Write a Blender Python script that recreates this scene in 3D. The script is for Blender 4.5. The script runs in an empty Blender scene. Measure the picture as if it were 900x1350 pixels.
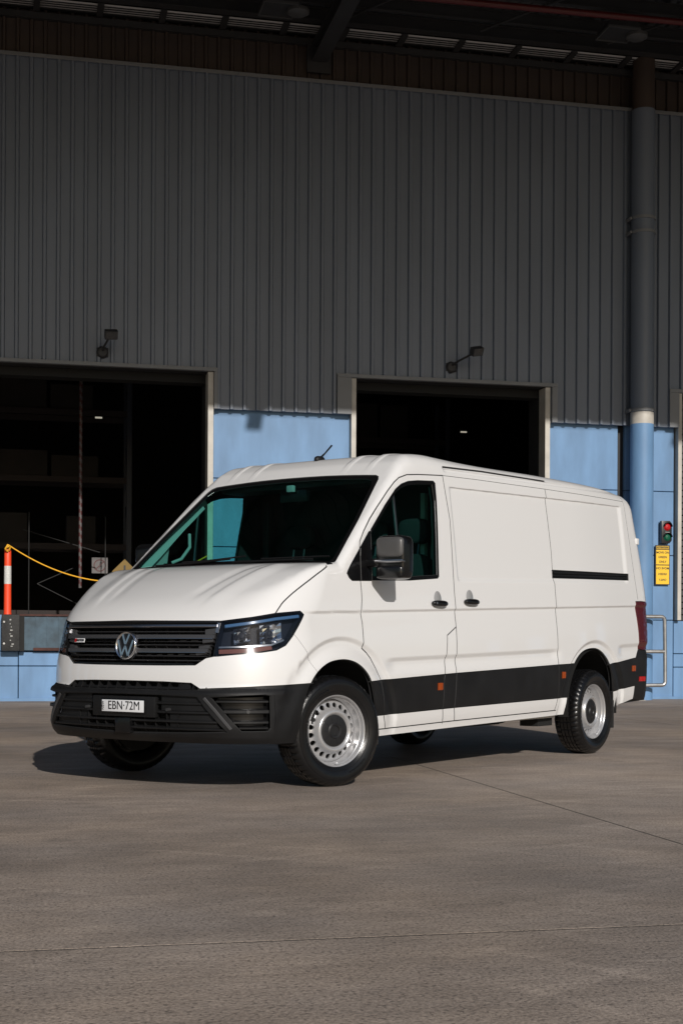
import bpy, bmesh, math, random
import numpy as np
from mathutils import Vector, Matrix
from mathutils.geometry import delaunay_2d_cdt
random.seed(7); rng=np.random.default_rng(7)
SC=bpy.context.scene; COL=SC.collection
R=math.radians
# ------------------------------------------------------------------ camera, sky, sun, exposure
# world frame: x along the warehouse wall, y into the wall, z up, the camera above the origin
WY=2.414                                       # angle between the van frame and the world frame
CAMV=np.array([7.524,6.380,.900])              # camera in van coordinates
wd=np.array([math.cos(WY),math.sin(WY),0]); wn=np.array([-wd[1],wd[0],0])
cd=bpy.data.cameras.new('camera'); cam=bpy.data.objects.new('camera',cd); COL.objects.link(cam)
yaw=3.765-WY; roll=.005
Fw=Vector((math.cos(yaw),math.sin(yaw),0)); Rt=Vector((math.sin(yaw),-math.cos(yaw),0)); Up=Vector((0,0,1))
r2=Rt*math.cos(roll)+Up*math.sin(roll); u2=-Rt*math.sin(roll)+Up*math.cos(roll)
m=Matrix((r2,u2,-Fw)).transposed().to_4x4(); m.translation=(0,0,.9); cam.matrix_world=m
cd.sensor_fit='VERTICAL'; cd.sensor_height=36; cd.lens=36*1911.5/1350; cd.shift_y=(851.4-675)/1350
cd.clip_start=.05; cd.clip_end=3000
SC.camera=cam
SC.render.resolution_x=682; SC.render.resolution_y=1024
SC.view_settings.view_transform='Standard'; SC.view_settings.look='None'; SC.view_settings.exposure=-.05; SC.view_settings.gamma=1
# light travels (-1.30,-1.72,-1) in the van frame
Lv=np.array([-1.30,-1.72,-1.0]); Lw=np.array([Lv@wd,Lv@wn,Lv[2]]); Lw/=np.linalg.norm(Lw)
sd=bpy.data.lights.new('sun','SUN'); sun=bpy.data.objects.new('sun',sd); COL.objects.link(sun)
sd.energy=3.6; sd.angle=R(.5); sd.color=(1.0,.95,.89)
sun.rotation_euler=Vector(Lw).to_track_quat('-Z','Y').to_euler(); sun.location=(0,-20,30)
W=bpy.data.worlds.new('World'); SC.world=W; W.use_nodes=True
nt=W.node_tree; bg=nt.nodes['Background']; sky=nt.nodes.new('ShaderNodeTexSky'); sky.sky_type='NISHITA'
sky.sun_disc=False; sky.sun_elevation=math.asin(-Lw[2]); sky.sun_rotation=math.atan2(-Lw[0],-Lw[1])
nt.links.new(sky.outputs[0],bg.inputs[0]); bg.inputs[1].default_value=.056
# ------------------------------------------------------------------ helpers
def tag(o,label=None,cat=None,group=None,kind=None):
    if label: o['label']=label
    if cat: o['category']=cat
    if group: o['group']=group
    if kind: o['kind']=kind
    return o
def empty(name,loc=(0,0,0),rz=0,parent=None,**k):
    o=bpy.data.objects.new(name,None); COL.objects.link(o); o.location=loc; o.rotation_euler=(0,0,rz); o.empty_display_size=.2
    if parent: o.parent=parent
    return tag(o,**k)
def mk(name,verts,faces,mat,parent=None,normals=None,smooth=False,mats=None,midx=None):
    me=bpy.data.meshes.new(name); me.from_pydata([tuple(map(float,v)) for v in verts],[],[tuple(int(i) for i in f) for f in faces])
    for mm in (mats or [mat]): me.materials.append(mm)
    if midx is not None: me.polygons.foreach_set('material_index',np.asarray(midx,np.int32))
    if smooth or normals is not None: me.polygons.foreach_set('use_smooth',np.ones(len(me.polygons),bool))
    me.update()
    if normals is not None: me.normals_split_custom_set_from_vertices([tuple(map(float,n)) for n in normals])
    o=bpy.data.objects.new(name,me); COL.objects.link(o)
    if parent: o.parent=parent
    return o
class MB:
    """collects boxes, tubes, prisms -> one mesh"""
    def __init__(s): s.v=[]; s.f=[]
    def add(s,v,f):
        n=len(s.v); s.v+= [tuple(map(float,p)) for p in v]; s.f+=[tuple(i+n for i in q) for q in f]; return s
    def box(s,a,b,M=None):
        x0,y0,z0=a; x1,y1,z1=b
        v=[(x0,y0,z0),(x1,y0,z0),(x1,y1,z0),(x0,y1,z0),(x0,y0,z1),(x1,y0,z1),(x1,y1,z1),(x0,y1,z1)]
        if M is not None: v=[M@Vector(p) for p in v]
        return s.add(v,[(0,3,2,1),(4,5,6,7),(0,1,5,4),(1,2,6,5),(2,3,7,6),(3,0,4,7)])
    def tube(s,path,r,n=10,cap=True,rs=None):
        P=[Vector(p) for p in path]; T=[]
        for i in range(len(P)):
            a=P[max(i-1,0)]; b=P[min(i+1,len(P)-1)]; T.append((b-a).normalized())
        up=Vector((0,0,1)) if abs(T[0].z)<.9 else Vector((1,0,0))
        N=T[0].cross(up).normalized(); v=[];f=[]
        for i,p in enumerate(P):
            N=(N-T[i]*N.dot(T[i])).normalized(); B=T[i].cross(N); rr=rs[i] if rs else r
            for k in range(n):
                a=2*math.pi*k/n; v.append(p+N*math.cos(a)*rr+B*math.sin(a)*rr)
        for i in range(len(P)-1):
            for k in range(n):
                k2=(k+1)%n; f.append((i*n+k,i*n+k2,(i+1)*n+k2,(i+1)*n+k))
        if cap: f+= [tuple(range(n))[::-1],tuple((len(P)-1)*n+k for k in range(n))]
        return s.add(v,f)
    def lathe(s,prof,n=48,M=None,closed=False,mod=None):
        """prof: (radius, axial) ; axis = local y"""
        v=[];f=[];m_=len(prof)
        for k in range(n):
            a=2*math.pi*k/n
            for j,(r,h) in enumerate(prof):
                rr=r-(mod(k,j) if mod else 0)
                p=Vector((rr*math.cos(a),h,rr*math.sin(a))); v.append(M@p if M is not None else p)
        for k in range(n):
            k2=(k+1)%n
            for j in range(m_-1+(1 if closed else 0)):
                j2=(j+1)%m_; f.append((k*m_+j,k*m_+j2,k2*m_+j2,k2*m_+j))
        return s.add(v,f)
    def prism(s,poly,h0,h1,M=None):
        """poly in (x,z), extruded along y"""
        n=len(poly); v=[Vector((x,h0,z)) for x,z in poly]+[Vector((x,h1,z)) for x,z in poly]
        if M is not None: v=[M@p for p in v]
        f=[tuple(range(n)),tuple(range(2*n-1,n-1,-1))]+[(i,i+n,(i+1)%n+n,(i+1)%n) for i in range(n)]
        return s.add(v,f)
    def build(s,name,mat,parent=None,smooth=False,bevel=0,bseg=2,angle=35):
        o=mk(name,s.v,s.f,mat,parent)
        bm=bmesh.new(); bm.from_mesh(o.data); bmesh.ops.recalc_face_normals(bm,faces=bm.faces)
        if bevel:
            es=[e for e in bm.edges if len(e.link_faces)==2 and e.calc_face_angle(0)>R(30)]
            bmesh.ops.bevel(bm,geom=es,offset=bevel,segments=bseg,profile=.6,affect='EDGES',clamp_overlap=True)
        bm.to_mesh(o.data); bm.free()
        if smooth or bevel:
            o.data.polygons.foreach_set('use_smooth',np.ones(len(o.data.polygons),bool))
            o.data.set_sharp_from_angle(angle=R(angle))
        return o
def text_mesh(name,s,size,mat,parent,M,extrude=.0008,align='CENTER',mirror=False,sx=1.0,bold=0):
    cu=bpy.data.curves.new(name,'FONT'); cu.body=s; cu.size=size; cu.extrude=extrude; cu.align_x=align; cu.align_y='CENTER'; cu.offset=bold
    t=bpy.data.objects.new('tmp',cu); COL.objects.link(t)
    dg=bpy.context.evaluated_depsgraph_get(); me=bpy.data.meshes.new_from_object(t.evaluated_get(dg)); bpy.data.objects.remove(t)
    me.name=name; o=bpy.data.objects.new(name,me); COL.objects.link(o); me.materials.clear(); me.materials.append(mat)
    S=Matrix.Diagonal((-sx if mirror else sx,1,1,1)); me.transform(M@S)
    if mirror: me.flip_normals()
    o.parent=parent; return o
# ------------------------------------------------------------------ materials
def mat(name,col,rough=.5,metal=0,coat=0,spec=.5,noise=None,bump=None,trans=0,emit=None,alpha=None):
    """noise=(scale,amount[,detail]) multiplies the colour; bump=(scale,strength)"""
    m=bpy.data.materials.new(name); m.use_nodes=True; n=m.node_tree; b=n.nodes['Principled BSDF']
    b.inputs['Base Color'].default_value=(*col,1); b.inputs['Roughness'].default_value=rough; b.inputs['Metallic'].default_value=metal
    b.inputs['Coat Weight'].default_value=coat; b.inputs['Coat Roughness'].default_value=.03; b.inputs['Specular IOR Level'].default_value=spec
    b.inputs['Transmission Weight'].default_value=trans
    if emit: b.inputs['Emission Color'].default_value=(*emit[:3],1); b.inputs['Emission Strength'].default_value=emit[3]
    tc=n.nodes.new('ShaderNodeTexCoord')
    if noise:
        t=n.nodes.new('ShaderNodeTexNoise'); t.inputs['Scale'].default_value=noise[0]; t.inputs['Detail'].default_value=6
        mp=n.nodes.new('ShaderNodeMapping'); n.links.new(tc.outputs['Object'],mp.inputs[0]); n.links.new(mp.outputs[0],t.inputs['Vector'])
        if len(noise)>2: mp.inputs['Scale'].default_value=noise[2]
        mr=n.nodes.new('ShaderNodeMapRange'); mr.inputs[1].default_value=.3; mr.inputs[2].default_value=.7
        mr.inputs[3].default_value=1-noise[1]; mr.inputs[4].default_value=1+noise[1]*.6
        mx=n.nodes.new('ShaderNodeVectorMath'); mx.operation='SCALE'; mx.inputs[0].default_value=col
        n.links.new(t.outputs[0],mr.inputs[0]); n.links.new(mr.outputs[0],mx.inputs['Scale']); n.links.new(mx.outputs[0],b.inputs['Base Color'])
    if bump:
        t=n.nodes.new('ShaderNodeTexNoise'); t.inputs['Scale'].default_value=bump[0]; t.inputs['Detail'].default_value=4
        bp=n.nodes.new('ShaderNodeBump'); bp.inputs['Strength'].default_value=bump[1]; bp.inputs['Distance'].default_value=.01
        n.links.new(tc.outputs['Object'],t.inputs['Vector']); n.links.new(t.outputs[0],bp.inputs['Height']); n.links.new(bp.outputs[0],b.inputs['Normal'])
    return m
def glass(name,tint,rough=.0,ior=1.5,bump=None):
    m=bpy.data.materials.new(name); m.use_nodes=True; n=m.node_tree; n.nodes.clear()
    o=n.nodes.new('ShaderNodeOutputMaterial'); mx=n.nodes.new('ShaderNodeMixShader'); tr=n.nodes.new('ShaderNodeBsdfTransparent'); gl=n.nodes.new('ShaderNodeBsdfGlossy'); fr=n.nodes.new('ShaderNodeFresnel')
    tr.inputs[0].default_value=(*tint,1); gl.inputs['Roughness'].default_value=rough; ge=n.nodes.new('ShaderNodeNewGeometry'); mr=n.nodes.new('ShaderNodeMapRange'); mr.inputs[3].default_value=ior; mr.inputs[4].default_value=1/ior; n.links.new(ge.outputs['Backfacing'],mr.inputs[0]); n.links.new(mr.outputs[0],fr.inputs[0])
    n.links.new(fr.outputs[0],mx.inputs[0]); n.links.new(tr.outputs[0],mx.inputs[1]); n.links.new(gl.outputs[0],mx.inputs[2]); n.links.new(mx.outputs[0],o.inputs[0])
    return m
M={}
M['white']=mat('van_white_paint',(.735,.73,.725),.42,coat=.9)
M['black']=mat('black_plastic',(.0085,.0085,.009),.5,spec=.35,noise=(5,.35),bump=(900,.15))
M['blackgl']=mat('gloss_black',(.005,.005,.0055),.2)
M['greyp']=mat('dark_grey_plastic',(.03,.03,.031),.42)
M['dark']=mat('underbody_black',(.008,.008,.008),.8)
M['chrome']=mat('chrome',(.85,.86,.88),.08,metal=1)
M['satin']=mat('satin_metal',(.42,.42,.44),.28,metal=1)
M['steel']=mat('wheel_silver_paint',(.52,.52,.53),.26,metal=.55,coat=.3)
M['tyre']=mat('tyre_rubber',(.006,.006,.0065),.27,noise=(18,.25),bump=(140,.1))
M['ws']=glass('windscreen_glass',(.36,.70,.66),ior=1.5)
M['sg']=glass('side_glass',(.36,.74,.68),ior=1.5)
M['lens']=glass('clear_lens',(.92,.94,.96),ior=1.5)
M['trim']=mat('light_grey_lining',(.42,.42,.41),.7)
M['cabin']=mat('cabin_black',(.02,.02,.021),.6)
M['seat']=mat('seat_cloth',(.022,.022,.024),.85,bump=(300,.3))
M['amber']=mat('amber_lens',(.30,.05,.006),.15,coat=.5)
M['redl']=mat('red_lens',(.075,.002,.004),.12,coat=.3)
M['redr']=mat('red_reflector',(.42,.01,.012),.25)
M['plate']=mat('plate_white',(.72,.73,.75),.35)
M['ink']=mat('black_ink',(.01,.01,.012),.5)
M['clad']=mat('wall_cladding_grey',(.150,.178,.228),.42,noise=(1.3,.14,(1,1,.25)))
M['clad2']=mat('fascia_cladding_shaded',(.055,.038,.03),.6,noise=(1.3,.2,(1,1,.25)))  # shade of the recessed fascia put into a darker brown
M['flash']=mat('grey_flashing',(.19,.20,.215),.5,noise=(2,.1))
M['blue']=mat('blue_painted_concrete',(.135,.262,.455),.55,noise=(3.2,.20,(1,1,.3)),bump=(60,.1))
M['cream']=mat('cream_steel',(.50,.475,.43),.5,noise=(5,.15))
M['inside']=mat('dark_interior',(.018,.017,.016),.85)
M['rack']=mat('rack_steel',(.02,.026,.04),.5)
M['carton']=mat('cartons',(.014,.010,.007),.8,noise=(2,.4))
M['steelg']=mat('galvanised_pipe',(.42,.42,.42),.34,metal=.75,noise=(9,.25))
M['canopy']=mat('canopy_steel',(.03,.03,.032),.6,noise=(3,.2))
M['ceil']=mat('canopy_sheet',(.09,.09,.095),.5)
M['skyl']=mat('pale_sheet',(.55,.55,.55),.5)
M['redpipe']=mat('red_pipe',(.085,.006,.006),.4)
M['orange']=mat('bollard_orange',(.85,.07,.02),.45)
M['reflect']=mat('reflective_band',(.62,.62,.60),.4,noise=(60,.2))
M['rope']=mat('yellow_rope',(.78,.40,.02),.6)
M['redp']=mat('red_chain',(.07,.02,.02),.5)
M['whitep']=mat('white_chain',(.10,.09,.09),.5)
M['rubber']=mat('worn_rubber',(.02,.02,.02),.7,noise=(9,.5),bump=(40,.4))
M['level']=mat('dock_leveller_blue',(.045,.085,.12),.6,noise=(6,.45))
M['rust']=mat('rusty_steel',(.07,.026,.02),.8,noise=(8,.4))
M['yellow']=mat('sign_yellow',(.85,.52,.02),.5)
M['wletter']=mat('white_paint_marks',(.33,.33,.32),.6)
M['siggreen']=mat('green_lens',(.0,.09,.045),.25)
M['sigred']=mat('red_signal_lens',(.42,.006,.01),.25,emit=(.8,.01,.01,.04))
def concrete():
    m=bpy.data.materials.new('yard_concrete'); m.use_nodes=True; n=m.node_tree; b=n.nodes['Principled BSDF']; L=n.links.new
    tc=n.nodes.new('ShaderNodeTexCoord')
    def noise(scale,det,sc=(1,1,1),rough=.55):
        mp=n.nodes.new('ShaderNodeMapping'); mp.inputs['Scale'].default_value=sc; t=n.nodes.new('ShaderNodeTexNoise')
        t.inputs['Scale'].default_value=scale; t.inputs['Detail'].default_value=det; t.inputs['Roughness'].default_value=rough
        L(tc.outputs['Object'],mp.inputs[0]); L(mp.outputs[0],t.inputs['Vector']); return t.outputs[0]
    def ramp(x,a,b_,lo,hi):
        r=n.nodes.new('ShaderNodeMapRange'); L(x,r.inputs[0])
        for i,v in enumerate((a,b_,lo,hi)): r.inputs[i+1].default_value=v
        return r.outputs[0]
    def mul(a,b_):
        q=n.nodes.new('ShaderNodeMath'); q.operation='MULTIPLY'; L(a,q.inputs[0]); L(b_,q.inputs[1]); return q.outputs[0]
    big=ramp(noise(.35,5),.35,.65,.74,1.18)
    mid=ramp(noise(1.7,8,(1,1.6,1),.65),.35,.68,.80,1.14)
    broom=ramp(noise(9,7,(.35,3.2,1),.7),.35,.7,.86,1.10)
    fine=ramp(noise(95,5),.35,.65,.70,1.22)
    pit=ramp(noise(64,3),.55,.64,1,.55)
    pit2=ramp(noise(24,6,(1,1,1),.75),.57,.64,1,.74)
    scr=ramp(noise(3,8,(.25,5,1),.8),.60,.70,1,1.22)
    v=mul(mul(mul(big,mid),mul(broom,fine)),mul(mul(pit,scr),pit2))
    v=mul(v,mul(ramp(noise(1.15,4,(1,1,1),.6),.63,.70,1,.80),ramp(noise(2.6,6,(.4,1,1),.7),.60,.72,1,.86)))
    for (cx_,cy_,sc_,dis) in ((-2.5,1.5,.9,2.5),(6.5,-3.0,.7,3.5)):      # faint trowel and tyre arcs
        mp=n.nodes.new('ShaderNodeMapping'); mp.inputs['Location'].default_value=(-cx_,-cy_,0); wv=n.nodes.new('ShaderNodeTexWave'); wv.wave_type='RINGS'; wv.rings_direction='Z'
        wv.inputs['Scale'].default_value=sc_; wv.inputs['Distortion'].default_value=dis; wv.inputs['Detail'].default_value=4; wv.inputs['Detail Scale'].default_value=.6
        L(tc.outputs['Object'],mp.inputs[0]); L(mp.outputs[0],wv.inputs['Vector'])
        a1=ramp(wv.outputs['Fac'],.90,.99,0,1); a2=ramp(noise(.9,3),.48,.62,0,1); v=mul(v,ramp(mul(a1,a2),0,1,1,1.16))
    mix=n.nodes.new('ShaderNodeMix'); mix.data_type='RGBA'; L(ramp(noise(.6,4),.35,.65,0,1),mix.inputs[0])
    mix.inputs[6].default_value=(.400,.318,.252,1); mix.inputs[7].default_value=(.330,.278,.240,1)
    sc=n.nodes.new('ShaderNodeVectorMath'); sc.operation='SCALE'; L(mix.outputs[2],sc.inputs[0]); L(v,sc.inputs['Scale']); L(sc.outputs[0],b.inputs['Base Color'])
    b.inputs['Roughness'].default_value=.72
    bp=n.nodes.new('ShaderNodeBump'); bp.inputs['Strength'].default_value=.35; bp.inputs['Distance'].default_value=.006
    ad=n.nodes.new('ShaderNodeMath'); ad.operation='ADD'; L(fine,ad.inputs[0]); L(mul(broom,pit),ad.inputs[1]); L(ad.outputs[0],bp.inputs['Height']); L(bp.outputs[0],b.inputs['Normal'])
    return m
M['concrete']=concrete()
# ------------------------------------------------------------------ ground
YW=23.43                                   # y of the warehouse wall face
M['joint']=mat('joint_dark',(.03,.028,.025),.9)
ground=mk('ground',[(-400,-400,-.02),(400,-400,-.02),(400,400,-.02),(-400,400,-.02)],[(0,1,2,3)],mat('dark_surround',(.05,.048,.046),.85,noise=(2,.2))); tag(ground,'weathered concrete yard in front of the warehouse, cast in big slabs',kind='structure')  # unseen dark surround added to cut bounce onto the upper wall
G_=mk('joint_bed',[(-33,-10.9,-.0012),(56,-10.9,-.0012),(56,YW,-.0012),(-33,YW,-.0012)],[(0,1,2,3)],M['joint'],ground)
xs=[2.97+4.48*k for k in range(-8,12)]; ys=[-10.6,4.355,YW+.05]
for i in range(len(xs)-1):
    for j in range(2):
        g=.006; b=MB(); b.box((xs[i]+g,ys[j]+.009,-.015),(xs[i+1]-g,ys[j+1]-.009,0))
        o=b.build('concrete_slab',M['concrete'],ground)
import numpy as np
def interp(x, xs, ys):
    """monotone-ish smooth (Catmull/Hermite) interpolation"""
    xs=np.asarray(xs,float); ys=np.asarray(ys,float); x=np.asarray(x,float)
    d=np.diff(ys)/np.diff(xs); m=np.empty_like(ys); m[0]=d[0]; m[-1]=d[-1]
    h=np.diff(xs)
    w1=2*h[1:]+h[:-1]; w2=h[1:]+2*h[:-1]
    ok=d[:-1]*d[1:]>0
    with np.errstate(divide='ignore',invalid='ignore'):
        m[1:-1]=np.where(ok,(w1+w2)/(w1/np.where(d[:-1]==0,1,d[:-1])+w2/np.where(d[1:]==0,1,d[1:])),0)
    i=np.clip(np.searchsorted(xs,x)-1,0,len(xs)-2)
    hh=h[i]; t=np.clip((x-xs[i])/hh,-.5,1.5)
    lin=(x<xs[0])|(x>xs[-1])
    y=(2*t**3-3*t**2+1)*ys[i]+(t**3-2*t**2+t)*hh*m[i]+(-2*t**3+3*t**2)*ys[i+1]+(t**3-t**2)*hh*m[i+1]
    yl=np.where(x<xs[0],ys[0]+(x-xs[0])*m[0],ys[-1]+(x-xs[-1])*m[-1])
    return np.where(lin,yl,y)
def smax(a,b,r):
    h=np.maximum(r-np.abs(a-b),0)/r
    return np.maximum(a,b)+h*h*r*.25
def sstep(x,a,b):
    t=np.clip((x-a)/(b-a),0,1); return t*t*(3-2*t)
RAKE=lambda z: .017+.016*sstep(z,.5,1.2)
def zp(x,z): return z+RAKE(z)*np.minimum(x,.3)
def Ys(x,z):
    q=zp(x,z)
    y=interp(q,[.2,.30,.40,.55,.72,1.0,1.2,1.4,1.7,2.0,2.15,2.35],[.93,.945,.968,.982,.985,.980,.965,.944,.912,.874,.856,.83])
    y=y-.055*sstep(-x,3.4,5.2)
    # belt crease: short downward-facing step, then easing out again
    y=y-.013*(1-sstep(q,1.105,1.128))*sstep(q,.86,1.10)*sstep(-x,-.50,-.30)
    # lower crease
    y=y-.016*(1-sstep(q,.775,.815))*sstep(q,.69,.765)*(sstep(-x,.45,.62)*(1-sstep(-x,2.85,3.05))+sstep(-x,4.10,4.25))
    # wheel-arch pressing
    for cx in (0.0,-3.66):
        r=np.sqrt(((x-cx)/1.04)**2+(z-.33)**2)
        up=sstep(z,.2,.55)
        y=y-.020*(1-sstep(r,.595,.635))*sstep(r,.47,.58)*up
        y=y+.006*(1-sstep(r,.50,.58))*up
    # recessed cargo panels
    q2=q
    rec=sstep(-x,1.45,1.49)*(1-sstep(-x,4.36,4.44))*sstep(q2,1.31,1.35)*(1-sstep(q2,1.998,2.012))
    y=y-.014*rec
    # recess gutter above windows
    y=y-.010*(1-sstep(np.abs(q-2.125),.006,.016))*sstep(-x,1.40,1.42)
    return y
def Xf(z):
    x=interp(z,[.26,.30,.345,.42,.60,.625,.640,.70,.78,.90,1.0,1.05,1.10,1.2],[.86,.915,.962,.985,.985,.975,.952,.951,.945,.932,.912,.897,.865,.78])
    return x
def gfr(y,z):
    t=np.minimum(np.abs(y)/.98,1.25)
    return .19*t**2+.32*t**8
def Zt(x,y):
    a=np.abs(y)
    pl=(.025+.085*sstep(x,.05,.5))*(a/.86)**2*(1-sstep(-x,.8,1.1))
    xs=x+pl
    z=interp(-xs,[-.98,-.93,-.885,-.82,-.74,-.60,-.48,-.33,-.20,-.06,-.01,.03,.13,.40,.70,.78,.87,1.02,1.3,2.0,3.0,4.0,4.5,4.9],
                 [.97,1.03,1.085,1.143,1.195,1.277,1.337,1.396,1.427,1.443,1.448,1.478,1.566,1.803,2.067,2.133,2.200,2.262,2.287,2.292,2.314,2.322,2.304,2.245])
    z=z-(.010+.020*sstep(-x,.9,1.8))*(a/.9)**2.2
    # hood power lines
    hd=sstep(x,.10,.22)
    yl=.50+.16*sstep(x,.15,.8)*-1+.0
    z=z+hd*(.014*(1-sstep(a,.33+.25*(.85-x)*.6,.37+.25*(.85-x)*.6)) *0 )
    c1=.62-.20*(x-.1)      # outer crease
    c2=.50-.22*(x-.1)
    z=z+hd*(1-sstep(x,.66,.84))*(.007*sstep(a,c1-.05,c1)-.013*sstep(a,c1,c1+.14)) 
    z=z+hd*(1-sstep(x,.60,.80))*(-.006*(sstep(a,c2-.10,c2-.02)-sstep(a,c2-.02,c2+.03)))
    # roof ribs
    rb=sstep(-x,.72,.95)
    for c in (.62,.42):
        z=z+rb*.007*(1-sstep(np.abs(a-c),.012,.035))
    return z
def lat(x,y,z):
    s=np.abs(y)-Ys(x,z)
    f=(x-Xf(z)+gfr(y,z)*(1-.08*(1-sstep(z,.60,.66))-.14*(1-sstep(z,.75,.98))))*.93
    r=-4.98+.17*sstep(z,1.2,2.4)+.06*(np.abs(y)/.9)**4-x
    return smax(smax(s,f,.10),r,.16)
def F(x,y,z):
    t=(z-Zt(x,y))*.8
    return smax(lat(x,y,z),t,np.where(x>.05,.05,.05)+.06*sstep(-x,.6,1.1))
def grad(P):
    e=1e-4
    g=np.stack([F(P[:,0]+e,P[:,1],P[:,2])-F(P[:,0]-e,P[:,1],P[:,2]),
                F(P[:,0],P[:,1]+e,P[:,2])-F(P[:,0],P[:,1]-e,P[:,2]),
                F(P[:,0],P[:,1],P[:,2]+e)-F(P[:,0],P[:,1],P[:,2]-e)],1)
    return g/np.linalg.norm(g,axis=1)[:,None]
# ---- chart A: horizontal rays (u along an inner path, v=z)
RC=.55; YC=.42; XC=.33; XR=-4.45; RR=.40
L1=YC; L2=L1+RC*np.pi/2; L3=L2+(XC-XR); L4=L3+RR*np.pi/2; L5=L4+YC
def rayA(u):
    u=np.asarray(u,float)
    sx=np.where(u<L2,XC,np.where(u<L3,XC-(u-L2),XR)); 
    sy=np.where(u<L1,u,np.where(u<L4,YC,L5-u))
    a=np.where(u<L1,0,np.where(u<L2,(u-L1)/RC,np.where(u<L3,np.pi/2,np.where(u<L4,np.pi/2+(u-L3)/RR,np.pi))))
    return sx,sy,np.cos(a),np.sin(a)
def SA(uv):
    uv=np.atleast_2d(uv); sx,sy,dx,dy=rayA(uv[:,0]); z=uv[:,1]
    lo=np.zeros(len(uv)); hi=np.full(len(uv),1.0)
    for _ in range(7):
        m=(lo+hi)/2; inside=F(sx+dx*m,sy+dy*m,z)<0
        lo=np.where(inside,m,lo); hi=np.where(inside,hi,m)
    for _ in range(3):
        fl=F(sx+dx*lo,sy+dy*lo,z); fh=F(sx+dx*hi,sy+dy*hi,z)
        m=np.clip(lo+(hi-lo)*(-fl)/np.maximum(fh-fl,1e-12),lo,hi); inside=F(sx+dx*m,sy+dy*m,z)<0
        lo=np.where(inside,m,lo); hi=np.where(inside,hi,m); w=m
    hi=w
    return np.stack([sx+dx*hi,sy+dy*hi,z],1)
def invA(P):
    x,y,z=P[:,0],P[:,1],P[:,2]
    u=np.where(x>XC, np.where(y<YC,y,L1+RC*np.arctan2(y-YC,x-XC)), L2+XC-x)
    u=np.where((x>XC)&(y>=YC),L1+RC*np.arctan2(y-YC,x-XC),u)
    u2=np.where(y<YC,L5-y,L3+RR*(np.arctan2(y-YC,x-XR)-np.pi/2))
    u=np.where(x<XR,u2,u)
    return np.stack([u,z],1)
def SB(xy):
    xy=np.atleast_2d(xy); lo=np.full(len(xy),.85); hi=np.full(len(xy),2.6)
    for _ in range(26):
        m=(lo+hi)/2; inside=F(xy[:,0],xy[:,1],m)<0
        lo=np.where(inside,m,lo); hi=np.where(inside,hi,m)
    return np.stack([xy[:,0],xy[:,1],hi],1)
def Kcurve(u):
    """ridge where side and top meet, for chart-A parameters u -> 3D points"""
    u=np.asarray(u,float); sx,sy,dx,dy=rayA(u)
    def tl(z):
        lo=np.zeros(len(u)); hi=np.full(len(u),1.0)
        for _ in range(22):
            m=(lo+hi)/2; ins=lat(sx+dx*m,sy+dy*m,z)<-.008
            lo=np.where(ins,m,lo); hi=np.where(ins,hi,m)
        return hi
    zl=np.full(len(u),.9); zh=np.full(len(u),2.5)
    for _ in range(22):
        m=(zl+zh)/2; t=tl(m); below=(m-Zt(sx+dx*t,sy+dy*t))*.8<-.008
        zl=np.where(below,m,zl); zh=np.where(below,zh,m)
    v=(zl+zh)/2
    return SA(np.stack([u,v],1))
# ------------------------------------------------------------------ warehouse building
wh=empty('warehouse_building',(0,YW,0)); tag(wh,'large warehouse wall with grey ribbed cladding above blue concrete and dark loading doors','warehouse')
ZB=4.73; ZT=10.19
D1=(-9.0,2.99,1.37,5.33); D2=(5.45,8.75,1.37,5.33); D3=(11.27,14.6,1.37,5.33)
def W(u,d,z): return (u,d,z)     # local to wh: x=u, y=depth into building, z
# cladding sheets: four ribs to a sheet, every sheet its own part
RB=.213
def clad_bottom(u):
    for a,b in ((D1[0]-.3,3.13),(5.12,8.96),(11.02,15.0)):
        if a<=u-.06 and u+.06<b: return 5.37
    return ZB
def rib_sheet(u0,n,zb,zt,out,name,m,cut=True,per=RB):
    v=[];f=[]
    w=.020;t=.045
    for k in range(n):
        c=u0+(k+.5)*per; zz=clad_bottom(c) if cut else zb
        xs_=[u0+k*per,c-w-.016,c-w,c+w,c+w+.016,u0+(k+1)*per]; ds=[out,out,out-t,out-t,out,out]
        b=len(v)
        for x,d in zip(xs_,ds): v+=[(x,d,zz),(x,d,zt)]
        for j in range(5): f.append((b+2*j,b+2*j+2,b+2*j+3,b+2*j+1))
        v+=[(u0+k*per,out+.03,zz),(u0+(k+1)*per,out+.03,zz)]; f.append((b,b+12,b+13,b+10,b+8,b+6,b+4,b+2))
    return mk(name,v,f,m,wh)
u=-9.3
while u<17:
    rib_sheet(u,4,0,ZT,-.05,'cladding_sheet',M['clad']); u+=4*RB
u=-9.3
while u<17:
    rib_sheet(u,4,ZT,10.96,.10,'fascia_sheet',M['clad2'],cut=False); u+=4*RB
# flashing on top of the cladding, with lap joints and screws
u=-9.3
while u<17:
    b=MB(); b.box((u+.003,-.105,ZT-.01),(u+2.55,.10,ZT+.012)); b.box((u+.003,-.108,ZT-.05),(u+2.55,-.10,ZT-.01)); b.build('flashing',M['flash'],wh)
    u+=2.553
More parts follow.
